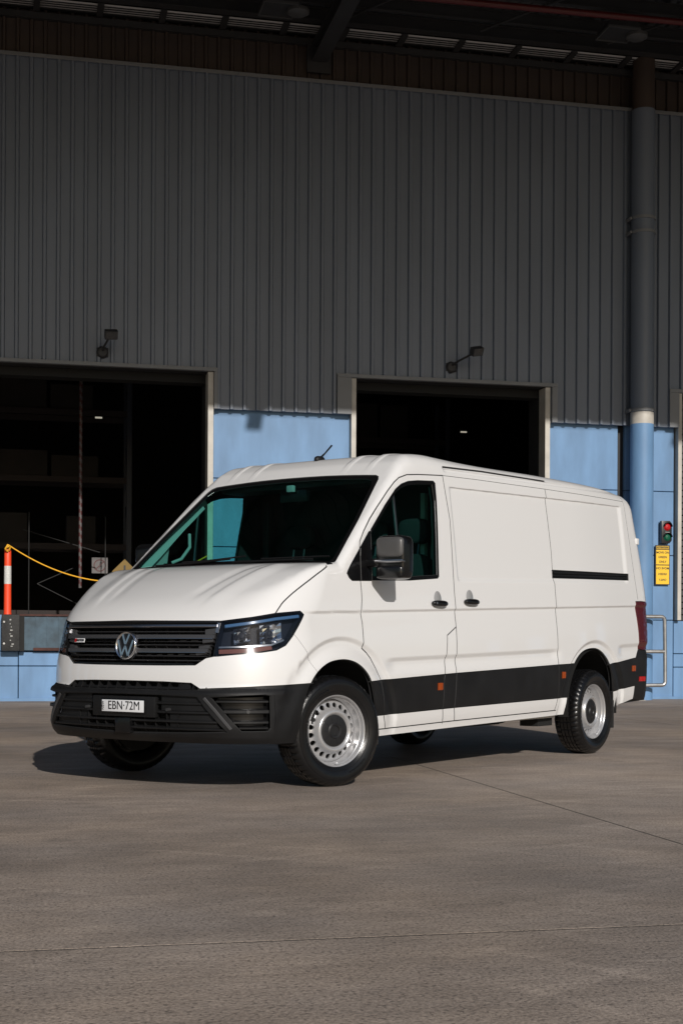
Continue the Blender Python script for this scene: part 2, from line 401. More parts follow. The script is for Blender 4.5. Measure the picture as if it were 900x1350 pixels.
# blue precast panels: (u0,u1,z0,z1)
def panel(u0,u1,z0,z1,name='concrete_panel',m=None,d0=.05,d1=.20):
    b=MB(); b.box((u0+.006,d0,z0+.006),(u1-.006,d1,z1-.006)); return b.build(name,m or M['blue'],wh,bevel=.006,bseg=1)
for (a,b_) in ((3.09,5.37),(8.85,10.13),(10.25,11.18)):
    for z0,z1 in ((1.375,2.505),(2.505,3.62),(3.62,4.90)): panel(a,b_,z0,z1)
for (a,b_) in ((-12,-2.6),(-2.6,.02),(.02,3.09),(3.09,5.37),(5.37,8.85),(8.85,10.13),(10.25,11.18),(11.18,15)):
    if b_<3.1 or a in (5.37,11.18): panel(a,b_,.0,.555); panel(a,b_,.555,.79)
    else: panel(a,b_,0,1.375)
for (a,b_) in ((-12,.0),(.85,3.09),(5.37,8.85),(11.18,15)): panel(a,b_,.79,1.37)
mk('joint_bed',[(3.09,.12,0),(11.2,.12,0),(11.2,.12,4.9),(3.09,.12,4.9)],[(0,1,2,3)],M['ink'],wh).data.polygons[0]
# remove overlap of the joint bed with door 2: build bed pieces instead
bpy.data.objects.remove([o for o in wh.children if o.name.startswith('joint_bed')][0])
for a,b_ in ((3.09,5.37),(8.85,11.18)):
    mk('joint_bed',[(a,.13,0),(b_,.13,0),(b_,.13,4.9),(a,.13,4.9)],[(0,1,2,3)],M['ink'],wh)
# base strip of dirt / kerb
b=MB(); b.box((-12,.0,0),(15,.048,.045)); b.build('wall_base',M['blue'],wh)
# door surrounds
def surround(d,tl,tr,pl,pr):
    u0,u1,z0,z1=d
    # cream posts at the jambs
    for a,b_ in (pl,pr):
        bb=MB(); bb.box((a,-.07,.0 if False else 1.375),(b_,.24,5.325)); bb.build('door_post',M['cream'],wh,bevel=.004,bseg=1)
    bb=MB(); bb.box((tl[0],-.118,z1),(tr[1],-.02,z1+.06)); bb.build('head_trim',M['flash'],wh,bevel=.004,bseg=1)
    for a,b_ in (tl,tr):
        if b_-a>.01:
            bb=MB(); bb.box((a,-.112,ZB-.005),(b_,-.02,z1+.0)); bb.build('side_trim',M['flash'],wh,bevel=.004,bseg=1)
    # reveal
    for a,b_ in ((u0-.03,u0-.002),(u1+.002,u1+.03)):
        bb=MB(); bb.box((a,.24,z0),(b_,.75,z1)); bb.build('door_reveal',M['canopy'],wh)
    bb=MB(); bb.box((u0-.03,-.015,z1+.001),(u1+.03,.75,z1+.05)); bb.build('door_head',M['canopy'],wh)
    bb=MB(); bb.box((u0,.25,z1-.14),(u1,.55,z1-.002)); bb.build('door_roller_box',M['dark'],wh)
surround(D1,(-9.35,-9.08),(3.085,3.14),(-9.08,-9.0),(2.99,3.082))
surround(D2,(5.12,5.365),(8.86,8.96),(5.368,5.45),(8.752,8.84))
surround(D3,(11.02,11.20),(14.7,14.9),(11.20,11.27),(14.62,14.7))
# roller shutter closing the third door, slat by slat
sh=None
for k in range(36):
    z=1.37+k*.11
    b=MB(); b.prism([(0,0),(.0,.10),(-.0,.104),(0,.108)][:2]+[(11.28,0)],0,.001) if False else b.box((11.275,.30,z+.004),(14.62,.325,z+.104))
    b.build('shutter_slat',M['greyp'],wh,bevel=.008,bseg=1)
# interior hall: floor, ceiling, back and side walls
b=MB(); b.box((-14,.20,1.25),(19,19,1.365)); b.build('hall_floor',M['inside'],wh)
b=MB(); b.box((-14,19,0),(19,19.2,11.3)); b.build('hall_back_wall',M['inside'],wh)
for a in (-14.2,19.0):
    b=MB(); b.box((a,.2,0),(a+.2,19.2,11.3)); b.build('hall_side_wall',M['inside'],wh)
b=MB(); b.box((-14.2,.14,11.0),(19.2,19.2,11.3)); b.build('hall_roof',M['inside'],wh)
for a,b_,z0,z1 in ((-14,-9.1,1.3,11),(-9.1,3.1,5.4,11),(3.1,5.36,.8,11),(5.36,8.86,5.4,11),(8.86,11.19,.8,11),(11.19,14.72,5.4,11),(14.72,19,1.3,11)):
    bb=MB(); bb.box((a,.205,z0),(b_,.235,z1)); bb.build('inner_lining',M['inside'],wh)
# ------------------------------------------------------------------ downpipe
dp=empty('downpipe',(10.43,YW-.27,0)); tag(dp,'thick round downpipe right of the van, blue below and grey above a white band','pipe')
def ring(z0,z1,r,m,name,n=40):
    b=MB(); b.lathe([(r,0),(r,z1-z0)],n,Matrix.Translation((0,0,z0))@Matrix.Rotation(R(90),4,'X')); o=b.build(name,m,dp,smooth=True,angle=60); return o
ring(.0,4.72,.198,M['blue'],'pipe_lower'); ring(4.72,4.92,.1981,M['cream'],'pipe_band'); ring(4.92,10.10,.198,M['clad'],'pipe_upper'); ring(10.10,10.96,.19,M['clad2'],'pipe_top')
for z in (4.93,8.22,7.98):
    b=MB(); b.lathe([(.200,0),(.216,.0),(.216,.05),(.200,.05)],40,Matrix.Translation((0,0,z))@Matrix.Rotation(R(90),4,'X'),closed=True)
    b.box((-.24,-.02,z),(-.20,.22,z+.05)); b.build('pipe_clamp',M['flash'],dp)
# ------------------------------------------------------------------ wall floodlights
def flood(u,z,du,lab):
    t=empty('wall_floodlight',(u,YW-.05,z)); tag(t,lab,'floodlight','floodlights on arms over the doors')
    b=MB(); b.box((-.09,-.06,-.07),(.09,0,.07)); b.lathe([(.0,-.10),(.07,-.10),(.095,-.06),(.095,0)],20); b.build('base_box',M['canopy'],t,bevel=.008)
    b=MB(); b.tube([(0,-.06,.02),(.05*du,-.25,.06),(.25*du,-.48,.16)],.018,8); b.build('arm',M['canopy'],t,smooth=True)
    b=MB(); Mx=Matrix.Translation((.30*du,-.52,.19))@Matrix.Rotation(R(35),4,'X')@Matrix.Rotation(R(20*du),4,'Z')
    b.box((-.10,-.05,-.07),(.10,.05,.07),Mx); b.build('lamp_head',M['greyp'],t,bevel=.012)
    b=MB(); b.box((-.08,-.052,-.055),(.08,-.0505,.055),Mx); b.build('lamp_glass',M['lens'],t)
    for k in range(5):
        b=MB(); b.box((-.09+k*.04,.05,-.06),(-.085+k*.04,.075,.06),Mx); b.build('cooling_fin',M['greyp'],t)
    return t
flood(1.30,5.55,.35,'dark floodlight on a short arm above the wide left loading door')
flood(7.07,5.58,1.0,'dark floodlight on a long arm above the middle loading door')
# ------------------------------------------------------------------ canopy over the yard
ca=empty('canopy',(0,YW,0)); tag(ca,'dark steel canopy roof with beams reaching out over the yard above the warehouse wall','canopy')
ZC=10.96; NE=-13.15            # outer edge of the canopy, from the wall
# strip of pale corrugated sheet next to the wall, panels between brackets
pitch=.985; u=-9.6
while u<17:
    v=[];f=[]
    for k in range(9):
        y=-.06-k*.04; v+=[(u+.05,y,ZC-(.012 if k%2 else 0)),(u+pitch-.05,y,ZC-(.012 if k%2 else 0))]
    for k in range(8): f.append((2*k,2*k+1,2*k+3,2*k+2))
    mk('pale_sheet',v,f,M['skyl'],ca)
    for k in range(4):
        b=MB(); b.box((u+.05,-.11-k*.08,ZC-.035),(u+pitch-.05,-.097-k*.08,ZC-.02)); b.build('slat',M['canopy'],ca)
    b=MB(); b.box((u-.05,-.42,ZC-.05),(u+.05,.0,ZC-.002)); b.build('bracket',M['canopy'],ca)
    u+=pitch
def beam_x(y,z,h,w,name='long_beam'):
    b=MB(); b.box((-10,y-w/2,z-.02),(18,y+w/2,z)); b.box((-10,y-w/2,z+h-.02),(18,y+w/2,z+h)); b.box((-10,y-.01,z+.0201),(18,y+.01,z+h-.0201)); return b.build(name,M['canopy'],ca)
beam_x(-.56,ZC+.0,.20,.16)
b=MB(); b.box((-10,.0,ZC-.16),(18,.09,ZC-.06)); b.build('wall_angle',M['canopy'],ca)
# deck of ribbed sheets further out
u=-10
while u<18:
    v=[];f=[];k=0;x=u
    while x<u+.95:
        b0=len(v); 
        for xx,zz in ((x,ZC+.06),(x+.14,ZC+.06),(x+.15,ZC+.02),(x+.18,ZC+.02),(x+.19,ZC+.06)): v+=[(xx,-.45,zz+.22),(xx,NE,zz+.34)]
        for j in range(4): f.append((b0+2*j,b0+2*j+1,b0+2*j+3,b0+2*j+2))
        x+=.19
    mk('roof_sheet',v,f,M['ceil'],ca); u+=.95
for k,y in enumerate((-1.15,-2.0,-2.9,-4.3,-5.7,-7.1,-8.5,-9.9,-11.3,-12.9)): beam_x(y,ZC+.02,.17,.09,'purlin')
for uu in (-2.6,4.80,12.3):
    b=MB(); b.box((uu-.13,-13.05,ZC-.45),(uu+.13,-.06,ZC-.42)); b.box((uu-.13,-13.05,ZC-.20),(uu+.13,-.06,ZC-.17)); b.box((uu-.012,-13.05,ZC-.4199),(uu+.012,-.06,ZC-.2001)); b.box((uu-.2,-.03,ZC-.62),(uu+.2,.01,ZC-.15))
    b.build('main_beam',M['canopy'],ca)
# building and canopy carried on unseen past both edges to darken the van's reflections
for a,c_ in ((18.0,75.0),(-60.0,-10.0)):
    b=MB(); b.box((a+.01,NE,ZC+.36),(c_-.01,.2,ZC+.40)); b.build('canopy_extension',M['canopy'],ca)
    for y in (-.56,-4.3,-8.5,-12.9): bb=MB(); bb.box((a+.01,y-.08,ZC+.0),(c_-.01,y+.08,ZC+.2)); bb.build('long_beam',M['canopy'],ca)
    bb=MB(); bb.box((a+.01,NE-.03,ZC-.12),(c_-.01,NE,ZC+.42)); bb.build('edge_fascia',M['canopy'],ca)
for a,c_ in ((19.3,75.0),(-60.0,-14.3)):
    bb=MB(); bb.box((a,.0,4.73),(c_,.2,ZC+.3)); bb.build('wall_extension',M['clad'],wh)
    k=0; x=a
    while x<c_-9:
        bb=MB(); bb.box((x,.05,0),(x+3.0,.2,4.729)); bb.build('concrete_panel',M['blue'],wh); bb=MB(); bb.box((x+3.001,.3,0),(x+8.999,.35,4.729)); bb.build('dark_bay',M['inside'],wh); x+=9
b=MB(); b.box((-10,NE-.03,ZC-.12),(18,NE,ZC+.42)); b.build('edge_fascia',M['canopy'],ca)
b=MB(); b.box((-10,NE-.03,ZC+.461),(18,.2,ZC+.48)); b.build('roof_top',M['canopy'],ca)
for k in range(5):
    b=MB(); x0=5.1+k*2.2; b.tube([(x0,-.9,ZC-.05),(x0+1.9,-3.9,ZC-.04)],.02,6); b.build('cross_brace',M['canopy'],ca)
rp=MB(); rp.tube([(-9,-2.2,10.58),(18,-2.55,10.72)],.05,12); o=rp.build('sprinkler_pipe',M['redpipe'],smooth=True); o.location=(0,YW,0); tag(o,'thin red sprinkler pipe running along under the canopy','pipe')
def highbay(u,y,lab,sc=1):
    t=empty('canopy_light',(u,YW+y,10.62)); tag(t,lab,'ceiling light','square lights under the canopy')
    b=MB()
    for a,c in (((-.27,-.27),(.27,-.25)),((-.27,.25),(.27,.27)),((-.27,-.2499),(-.25,.2499)),((.25,-.2499),(.27,.2499))): b.box((a[0],a[1],0),(c[0],c[1],.04))
    b.build('frame',mat('lamp_frame',(.07,.07,.07),.5) if 'lamp_frame' not in bpy.data.materials else bpy.data.materials['lamp_frame'],t)
    b=MB(); b.box((-.249,-.249,.02),(.249,.249,.12)); b.build('housing',M['canopy'],t)
    b=MB(); b.lathe([(.0,.0),(.12,.0),(.17,.03),(.17,.08)],24,Matrix.Translation((.30,-.05,-.06))@Matrix.Rotation(R(90),4,'X')); b.build('disc_lamp',bpy.data.materials['lamp_frame'],t,smooth=True)
    b=MB(); b.tube([(0,0,.12),(0,0,.30)],.015,6); b.build('hanger',M['canopy'],t)
highbay(9.25,-1.9,'square light with a round disc lamp under the canopy at the right')
highbay(3.85,-1.55,'square light under the canopy left of the diagonal main beam')
# ------------------------------------------------------------------ dock things at the left door
b=MB(); b.box((.03,-.02,.80),(.86,.016,1.36)); dl=b.build('dock_leveller',M['level'],bevel=.006,bseg=1); dl.location=(0,YW,0); tag(dl,'worn dark blue steel dock leveller plate under the left loading door','dock leveller')
for a in (.10,.28,.46,.64): 
    b=MB(); b.box((a,-.035,.83),(a+.012,-.021,1.34)); b.build('stiffener',M['level'],dl)
b=MB(); b.box((.25,-.045,.80),(.70,-.0205,.845)); b.build('toe_plate',M['rust'],dl)
b=MB(); b.box((.03,-.05,1.345),(.86,-.0205,1.375)); b.build('lip',M['rust'],dl)
bp_=empty('dock_bumper',(-.09,YW,.79)); tag(bp_,'scuffed black rubber dock bumper under the orange bollard, with worn white marks','dock bumper')
b=MB(); b.box((-.15,-.16,.0),(.13,.016,.575)); b.build('rubber_block',M['rubber'],bp_,bevel=.02)
b=MB(); b.box((.131,-.10,.0),(.20,.015,.55)); b.build('side_plate',M['dark'],bp_)
for k in range(9):
    b=MB(); x=rng.uniform(-.03,.03); z=.07+k*.052+rng.uniform(-.01,.01); w=rng.uniform(.006,.02); b.box((x-w,-.1625,z-rng.uniform(.004,.013)),(x+w,-.1605,z+rng.uniform(.004,.013))); b.build('paint_mark',M['wletter'],bp_)
for z in (.12,.46):
    b=MB(); b.lathe([(0,-.004),(.016,-.004),(.018,0)],12,Matrix.Translation((-.11,-.16,z))); b.build('bolt',M['steelg'],bp_)
bo=empty('bollard_post',(-.15,YW-.06+.14,1.37)); tag(bo,'orange red post with a white reflective band on the dock edge, holding the yellow rope','post')
b=MB(); b.lathe([(.0,0),(.062,0),(.058,.05),(.056,.48)],24,Matrix.Rotation(R(90),4,'X')); b.build('post_lower',M['orange'],bo,smooth=True)
b=MB(); b.lathe([(.057,.48),(.056,.765)],24,Matrix.Rotation(R(90),4,'X')); b.build('reflective_band',M['reflect'],bo,smooth=True)
b=MB(); b.lathe([(.055,.765),(.054,1.0),(.045,1.03),(0,1.03)],24,Matrix.Rotation(R(90),4,'X')); b.build('post_upper',M['orange'],bo,smooth=True)
b=MB(); b.lathe([(0,1.03),(.03,1.03),(.035,1.05),(.03,1.08),(0,1.09)],16,Matrix.Rotation(R(90),4,'X')); b.build('cap',M['rope'],bo,smooth=True)
# rope (three strands twisted) sagging to the right
P0=np.array([-.14,YW-.03,2.46]); P1=np.array([3.0,YW-.03,2.35]); 
def sag(t): return P0+(P1-P0)*t-np.array([0,0,.51*4*t*(1-t)*.98])
b=MB()
for s_ in range(3):
    path=[]
    for i in range(420):
        t=i/419; c=sag(t); a=2*math.pi*(t*62+s_/3); path.append(c+np.array([0,math.cos(a)*.006,math.sin(a)*.006]))
    b.tube(path,.0068,5)
b.tube([(-.15,YW-.0,2.36),(-.19,YW-.04,2.40),(-.15,YW-.06,2.46),(-.11,YW-.04,2.44),(-.13,YW-.0,2.38)],.016,6)
o=b.build('barrier_rope',M['rope'],smooth=True,angle=80); tag(o,'yellow twisted rope sagging from the orange post across the left dock','rope')
# striped hanging chain post inside the left door
sp=empty('striped_pole',(1.08,YW+2.6,1.9)); tag(sp,'red and white striped pole hanging inside the left loading door','pole')
v=[];f=[];mi=[]
n=12;H=3.84;rows=110
for i in range(rows+1):
    for k in range(n): a=2*math.pi*k/n; v.append((.03*math.cos(a),.03*math.sin(a),H*i/rows))
for i in range(rows):
    for k in range(n): f.append((i*n+k,i*n+(k+1)%n,(i+1)*n+(k+1)%n,(i+1)*n+k)); mi.append(0 if ((i*3+k)%12)<6 else 1)
mk('striped_tube',v,f,None,sp,smooth=True,mats=[M['redp'],M['whitep']],midx=mi)
b=MB(); b.lathe([(0,0),(.045,0),(.045,.05),(0,.05)],12,Matrix.Translation((0,0,H))@Matrix.Rotation(R(90),4,'X')); b.build('hook_plate',M['canopy'],sp)
# interior signs
sg=empty('no_entry_sign',(1.53,YW+4.57,2.41)); tag(sg,'small square white sign with a dark pictogram inside the left door','sign')
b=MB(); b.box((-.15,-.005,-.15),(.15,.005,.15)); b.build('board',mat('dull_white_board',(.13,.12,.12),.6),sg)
b=MB(); b.lathe([(.095,-.009),(.12,-.009),(.12,-.006),(.095,-.006)],28,closed=True); b.box((-.012,-.009,-.1),(.012,-.006,.1),Matrix.Rotation(R(45),4,'Y')); b.build('red_ring',M['redp'],sg)
b=MB(); b.lathe([(0,-.0085),(.022,-.0085)],12,Matrix.Translation((.02,0,.055))); b.prism([(-.03,-.08),(.0,-.02),(-.01,.035),(.03,.035),(.045,-.02),(.03,-.085),(.015,-.02)],-.0085,-.006); b.build('pictogram',M['ink'],sg)
sg=empty('warning_sign',(2.0,YW+4.57,2.30)); tag(sg,'yellow diamond shaped warning sign inside the left door, half behind the bonnet','sign')
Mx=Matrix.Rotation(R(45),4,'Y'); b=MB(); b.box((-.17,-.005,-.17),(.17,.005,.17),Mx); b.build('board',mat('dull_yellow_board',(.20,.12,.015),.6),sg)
b=MB(); b.box((-.018,-.008,-.02),(.018,-.0055,.12)); b.box((-.018,-.008,-.09),(.018,-.0055,-.05)); b.build('mark',M['ink'],sg)
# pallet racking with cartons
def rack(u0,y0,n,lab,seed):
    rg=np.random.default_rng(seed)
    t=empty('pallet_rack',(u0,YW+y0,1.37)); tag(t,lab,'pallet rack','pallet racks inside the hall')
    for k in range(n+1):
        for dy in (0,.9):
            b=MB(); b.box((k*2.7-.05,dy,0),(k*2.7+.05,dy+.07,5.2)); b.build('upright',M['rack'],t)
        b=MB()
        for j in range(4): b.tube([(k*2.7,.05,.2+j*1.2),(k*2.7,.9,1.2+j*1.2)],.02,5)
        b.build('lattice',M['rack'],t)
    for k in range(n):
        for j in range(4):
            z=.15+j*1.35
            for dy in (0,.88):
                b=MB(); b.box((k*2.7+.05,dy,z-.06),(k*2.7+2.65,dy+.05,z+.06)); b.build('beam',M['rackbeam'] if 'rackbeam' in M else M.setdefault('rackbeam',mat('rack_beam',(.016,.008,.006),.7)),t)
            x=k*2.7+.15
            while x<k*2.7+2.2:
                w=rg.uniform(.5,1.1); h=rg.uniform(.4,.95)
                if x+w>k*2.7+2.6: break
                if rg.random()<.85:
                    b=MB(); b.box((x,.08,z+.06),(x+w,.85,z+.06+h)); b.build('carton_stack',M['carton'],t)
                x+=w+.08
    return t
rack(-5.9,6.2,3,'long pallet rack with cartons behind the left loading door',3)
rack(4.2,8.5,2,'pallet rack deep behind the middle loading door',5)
# X bracing frame just inside the left door
xb=MB()
for q in (((.1,4.0,3.02),(1.5,4.0,2.62)),((.35,3.5,2.0),(1.25,3.5,1.55)),((.35,3.5,2.0),(1.0,3.5,2.30))): xb.tube(q,.009,6)
xb.tube([(.2,3.5,1.37),(.2,3.5,3.3)],.010,6); xb.tube([(1.6,4.0,1.37),(1.6,4.0,3.3)],.010,6)
o=xb.build('brace_frame',mat('dull_steel',(.022,.022,.022),.6)); o.location=(0,YW,0); tag(o,'thin grey braced steel frame just inside the left loading door','frame')
for u_,y_,z_,w_,lab in ((1.6,6.55,5.55,.16,'small lit strip lamp deep behind the left loading door'),(9.95,8.4,5.83,.16,'small lit strip lamp deep behind the middle loading door')):
    t=empty('strip_lamp',(u_,YW+y_,z_)); tag(t,lab,'lamp','strip lamps in the hall')
    b=MB(); b.box((-w_/2,-.03,.0),(w_/2,.03,.05)); b.build('lamp_housing',M['greyp'],t); b=MB(); b.box((-w_/2+.01,-.02,-.03),(w_/2-.01,.02,-.0005)); b.build('tube_light',mat('lit_tube',(.8,.8,.7),.5,emit=(1,.93,.75,.35)),t)
# ------------------------------------------------------------------ dock signal + sign on the blue wall
sgn=empty('dock_signal',(10.985,YW+.02-.01,2.90)); tag(sgn,'small black signal box with a red lamp over a green lamp on the blue wall','signal light')
b=MB(); b.prism([(-.09,-.19),(.06,-.19),(.10,-.14),(.10,.16),(.06,.20),(-.09,.20)],-.085,.0); b.build('housing',mat('signal_black',(.012,.012,.014),.35),sgn,bevel=.006)
for z,mm,nm in ((.095,'sigred','red_lamp'),(-.085,'siggreen','green_lamp')):
    b=MB(); b.lathe([(0,-.115),(.04,-.11),(.066,-.086)],24,Matrix.Translation((.012,0,z))); b.build(nm,M[mm],sgn,smooth=True)
    v=[];f=[]
    for i in range(13):
        a=math.pi*i/12; 
        for rr,yy in ((.071,-.085),(.071,-.15),(.075,-.15),(.075,-.085)): v.append((.012+rr*math.cos(a),yy,z+rr*math.sin(a)))
    for i in range(12):
        for j in range(3): f.append((i*4+j,i*4+j+1,i*4+j+5,i*4+j+4))
    mk('visor',v,f,M['black'],sgn,smooth=True)
b=MB(); b.box((-.03,-.1,-.004),(.05,-.0855,.006)); b.build('white_tab',M['wletter'],sgn)
sn=empty('dock_sign',(10.945,YW-.0,2.335)); tag(sn,'yellow warning sign reading MOVE ON GREEN ONLY under the signal lamps, with mirrored text below','sign')
b=MB(); b.box((-.135,-.006,-.345),(.135,.006,.345)); b.build('backing',M['ink'],sn)
for z0,z1 in ((-.333,-.008),(.008,.262)): b=MB(); b.box((-.122,-.010,z0),(.122,-.0065,z1)); b.build('yellow_panel',M['yellow'],sn)
b=MB(); b.box((-.118,-.010,.275),(.118,-.0065,.332)); b.build('heading_strip',mat('heading_amber',(.45,.28,.02),.5),sn)
Mt=lambda x,y,z: Matrix.Translation((x,y,z))@Matrix.Rotation(R(90),4,'X')
text_mesh('heading_text','ATTENTION',.038,M['ink'],sn,Mt(0,-.0112,.303),bold=.001)
for s_,z in (('MOVE ON',.215),('GREEN',.135),('ONLY',.055)): text_mesh('letters',s_,.052,M['ink'],sn,Mt(0,-.0112,z),bold=.001)
for s_,z in (('MOVE ON',-.06),('GREEN',-.16),('ONLY',-.26)): text_mesh('mirrored_letters',s_,.052,M['ink'],sn,Mt(0,-.0112,z),mirror=True,bold=.001)
# ------------------------------------------------------------------ galvanised guard rail behind the van
gr=empty('guard_rail',(0,YW,0)); tag(gr,'galvanised pipe guard rail standing against the blue wall right behind the van','guard rail')
yr=-.62
def arc(p,q,r,c,n=5): return [tuple(Vector(c)+(Vector(p)-Vector(c))*math.cos(math.pi/2*i/n)+(Vector(q)-Vector(c))*math.sin(math.pi/2*i/n)) for i in range(n+1)]
uR=10.70; rr=.06
path=[(9.35,yr,1.42)]+arc((uR-rr,yr,1.42),(uR,yr,1.42-rr),rr,(uR-rr,yr,1.42-rr))+[(uR+.01,yr,.9)]+arc((uR+.015,yr,.28+rr-.02),(uR+.015-rr,yr,.26),rr,(uR+.015-rr,yr,.28+rr-.02))+[(9.35,yr,.25)]
b=MB(); b.tube(path,.033,12); b.build('pipe_loop',M['steelg'],gr,smooth=True,angle=80)
b=MB(); b.tube([(9.35,yr,.83),(uR,yr,.83)],.033,12); b.build('middle_rail',M['steelg'],gr,smooth=True)
for x in (9.35,10.28):
    b=MB(); b.tube([(x,yr+.05,0),(x,yr+.05,1.40)],.018,10); b.build('post',M['blue'],gr,smooth=True)
    b=MB(); b.box((x-.07,yr-.03,.0),(x+.07,yr+.13,.012)); b.build('foot_plate',M['steelg'],gr)
for z in (1.42,.83,.25):
    b=MB(); b.tube([(10.28,yr,z),(10.28,.0,z)],.02,8); b.build('wall_stay',M['steelg'],gr,smooth=True)
# ================================================================== the van
van=empty('delivery_van',(1.3756,9.7685,0),-WY); tag(van,'white panel van with black bumper and black side strips parked in front of the warehouse','van')
def pip(P,poly):
    poly=np.asarray(poly); x,y=P[:,0],P[:,1]; c=np.zeros(len(P),bool); j=len(poly)-1
    for i in range(len(poly)):
        xi,yi=poly[i]; xj,yj=poly[j]
        if yi!=yj: c^=((yi>y)!=(yj>y))&(x<(xj-xi)*(y-yi)/(yj-yi)+xi)
        j=i
    return c
def dens(L,step=.03):
    L=np.asarray(L,float); out=[L[0]]
    for a,b in zip(L[:-1],L[1:]):
        n=max(1,int(math.ceil(np.linalg.norm(b-a)/step)))
        for i in range(1,n+1): out.append(a+(b-a)*i/n)
    return np.array(out)
def spline(L,n=6):
    L=np.asarray(L,float); P=np.vstack([2*L[0]-L[1],L,2*L[-1]-L[-2]]); out=[]
    for i in range(1,len(P)-2):
        for k in range(n):
            t=k/n; out.append(.5*((2*P[i])+(-P[i-1]+P[i+1])*t+(2*P[i-1]-5*P[i]+4*P[i+1]-P[i+2])*t*t+(-P[i-1]+3*P[i]-3*P[i+1]+P[i+2])*t**3))
    out.append(L[-1]); return np.array(out)
def offs(L,d,closed):
    L=np.asarray(L); 
    if closed: a=np.roll(L,1,0); b=np.roll(L,-1,0)
    else: a=np.vstack([L[0],L[:-1]]); b=np.vstack([L[1:],L[-1]])
    t1=L-a; t2=b-L
    l1=np.linalg.norm(t1,axis=1)[:,None]; l2=np.linalg.norm(t2,axis=1)[:,None]
    t1=np.where(l1>0,t1/np.maximum(l1,1e-9),t2/np.maximum(l2,1e-9)); t2=np.where(l2>0,t2/np.maximum(l2,1e-9),t1)
    n1=np.stack([-t1[:,1],t1[:,0]],1); n2=np.stack([-t2[:,1],t2[:,0]],1); n=n1+n2; n/=np.maximum(np.linalg.norm(n,axis=1),1e-6)[:,None]
    c=np.clip((n*n1).sum(1),.5,1)[:,None]
    return L+n*d/c
def segdist(P,L,closed=False):
    L=np.asarray(L); 
    if closed: L=np.vstack([L,L[:1]])
    d=np.full(len(P),1e9)
    for a,b in zip(L[:-1],L[1:]):
        ab=b-a; t=np.clip(((P-a)@ab)/max(ab@ab,1e-12),0,1); q=P-a-t[:,None]*ab; d=np.minimum(d,(q*q).sum(1))
    return np.sqrt(d)
def simplify(L,tol):
    L=np.asarray(L); keep=[L[0]]
    for p in L[1:]:
        if np.linalg.norm(p-keep[-1])>tol: keep.append(p)
    return np.array(keep)
def triangulate(domain,cuts,pts,keepdist=.006,feats=()):
    """cuts: (polyline, half width, closed). returns verts, tris, component id (-1 = gap)"""
    V=[];E=[]
    def addline(L,closed=False):
        n=len(V); V.extend([Vector((p[0],p[1])) for p in L]); E.extend([(n+i,n+i+1) for i in range(len(L)-1)])
        if closed: E.append((n+len(L)-1,n))
    addline(domain,True)
    lines=[]
    for L,w,c in cuts:
        L=dens(np.vstack([L,L[:1]]) if c else L); 
        if c: L=L[:-1]
        for s in (-1,1): addline(offs(L,s*w,c),c)
        lines.append((L,w,c))
    for L in feats:
        L=L[pip(L,domain)]
        if len(L)>1: addline(L)
    P=pts[pip(pts,domain)]
    for L in feats:
        lo=L.min(0)-.01; hi=L.max(0)+.01; near=((P>lo)&(P<hi)).all(1)
        d=np.full(len(P),1.); d[near]=segdist(P[near],L[::2]); P=P[d>.0022]
    P=P[segdist(P,domain,True)>keepdist]
    for L,w,c in lines:
        lo=L.min(0)-.1; hi=L.max(0)+.1; near=((P>lo)&(P<hi)).all(1)
        d=np.full(len(P),1.); d[near]=segdist(P[near],L,c); P=P[d>w+keepdist]
    V.extend([Vector((a,b)) for a,b in P])
    r=delaunay_2d_cdt(V,E,[],0,1e-5)
    vs=np.array([(a.x,a.y) for a in r[0]]); fs=np.array([f for f in r[2] if len(f)==3])
    cen=vs[fs].mean(1); ok=pip(cen,domain); fs=fs[ok]; cen=cen[ok]
    comp=np.zeros(len(fs),int)
    for L,w,c in lines:
        d=segdist(cen,L,c); comp[d<w*.995]=-1
    # flood fill
    ed={}
    for i,f in enumerate(fs):
        if comp[i]<0: continue
        for k in range(3):
            a,b=int(f[k]),int(f[(k+1)%3]); ed.setdefault((min(a,b),max(a,b)),[]).append(i)
    par=list(range(len(fs)))
    def find(i):
        while par[i]!=i: par[i]=par[par[i]]; i=par[i]
        return i
    for l in ed.values():
        if len(l)==2:
            a,b=find(l[0]),find(l[1])
            if a!=b: par[a]=b
    comp=np.array([find(i) if comp[i]>=0 else -1 for i in range(len(fs))])
    # orient CCW
    a=vs[fs[:,0]];b=vs[fs[:,1]];c=vs[fs[:,2]]
    cr=(b[:,0]-a[:,0])*(c[:,1]-a[:,1])-(b[:,1]-a[:,1])*(c[:,0]-a[:,0]); fl=cr<0; fs[fl]=fs[fl][:,::-1]
    fs=fs[np.abs(cr)>1e-11] if True else fs; comp=comp[np.abs(cr)>1e-11]
    return vs,fs,comp
def adaptive(lo,hi,hfun,coarse,fine,thr):
    """grid points; fine ones only where the surface detail curves"""
    def grid(h):
        xs=np.arange(lo[0],hi[0],h); ys=np.arange(lo[1],hi[1],h*.9); gx,gy=np.meshgrid(xs,ys); gx=gx+(np.arange(len(ys))%2)[:,None]*h*.5
        return np.stack([gx.ravel(),gy.ravel()],1)
    out=grid(coarse); res=[]
    for h in fine:
        G=grid(h); e=h
        c=hfun(G); lap=np.abs(hfun(G+[e,0])+hfun(G-[e,0])-2*c)+np.abs(hfun(G+[0,e])+hfun(G-[0,e])-2*c)
        res.append(G[lap>thr*h])
    A=out
    for G in res:
        # drop points that nearly coincide
        key=lambda Q,q: set(map(tuple,np.round(Q/q).astype(int)))
        q=coarse*.25; ks=key(G,q); A=np.array([p for p in A if tuple(np.round(p/q).astype(int)) not in ks] or A[:0]); A=np.vstack([A,G]); coarse=coarse*.5
    return A
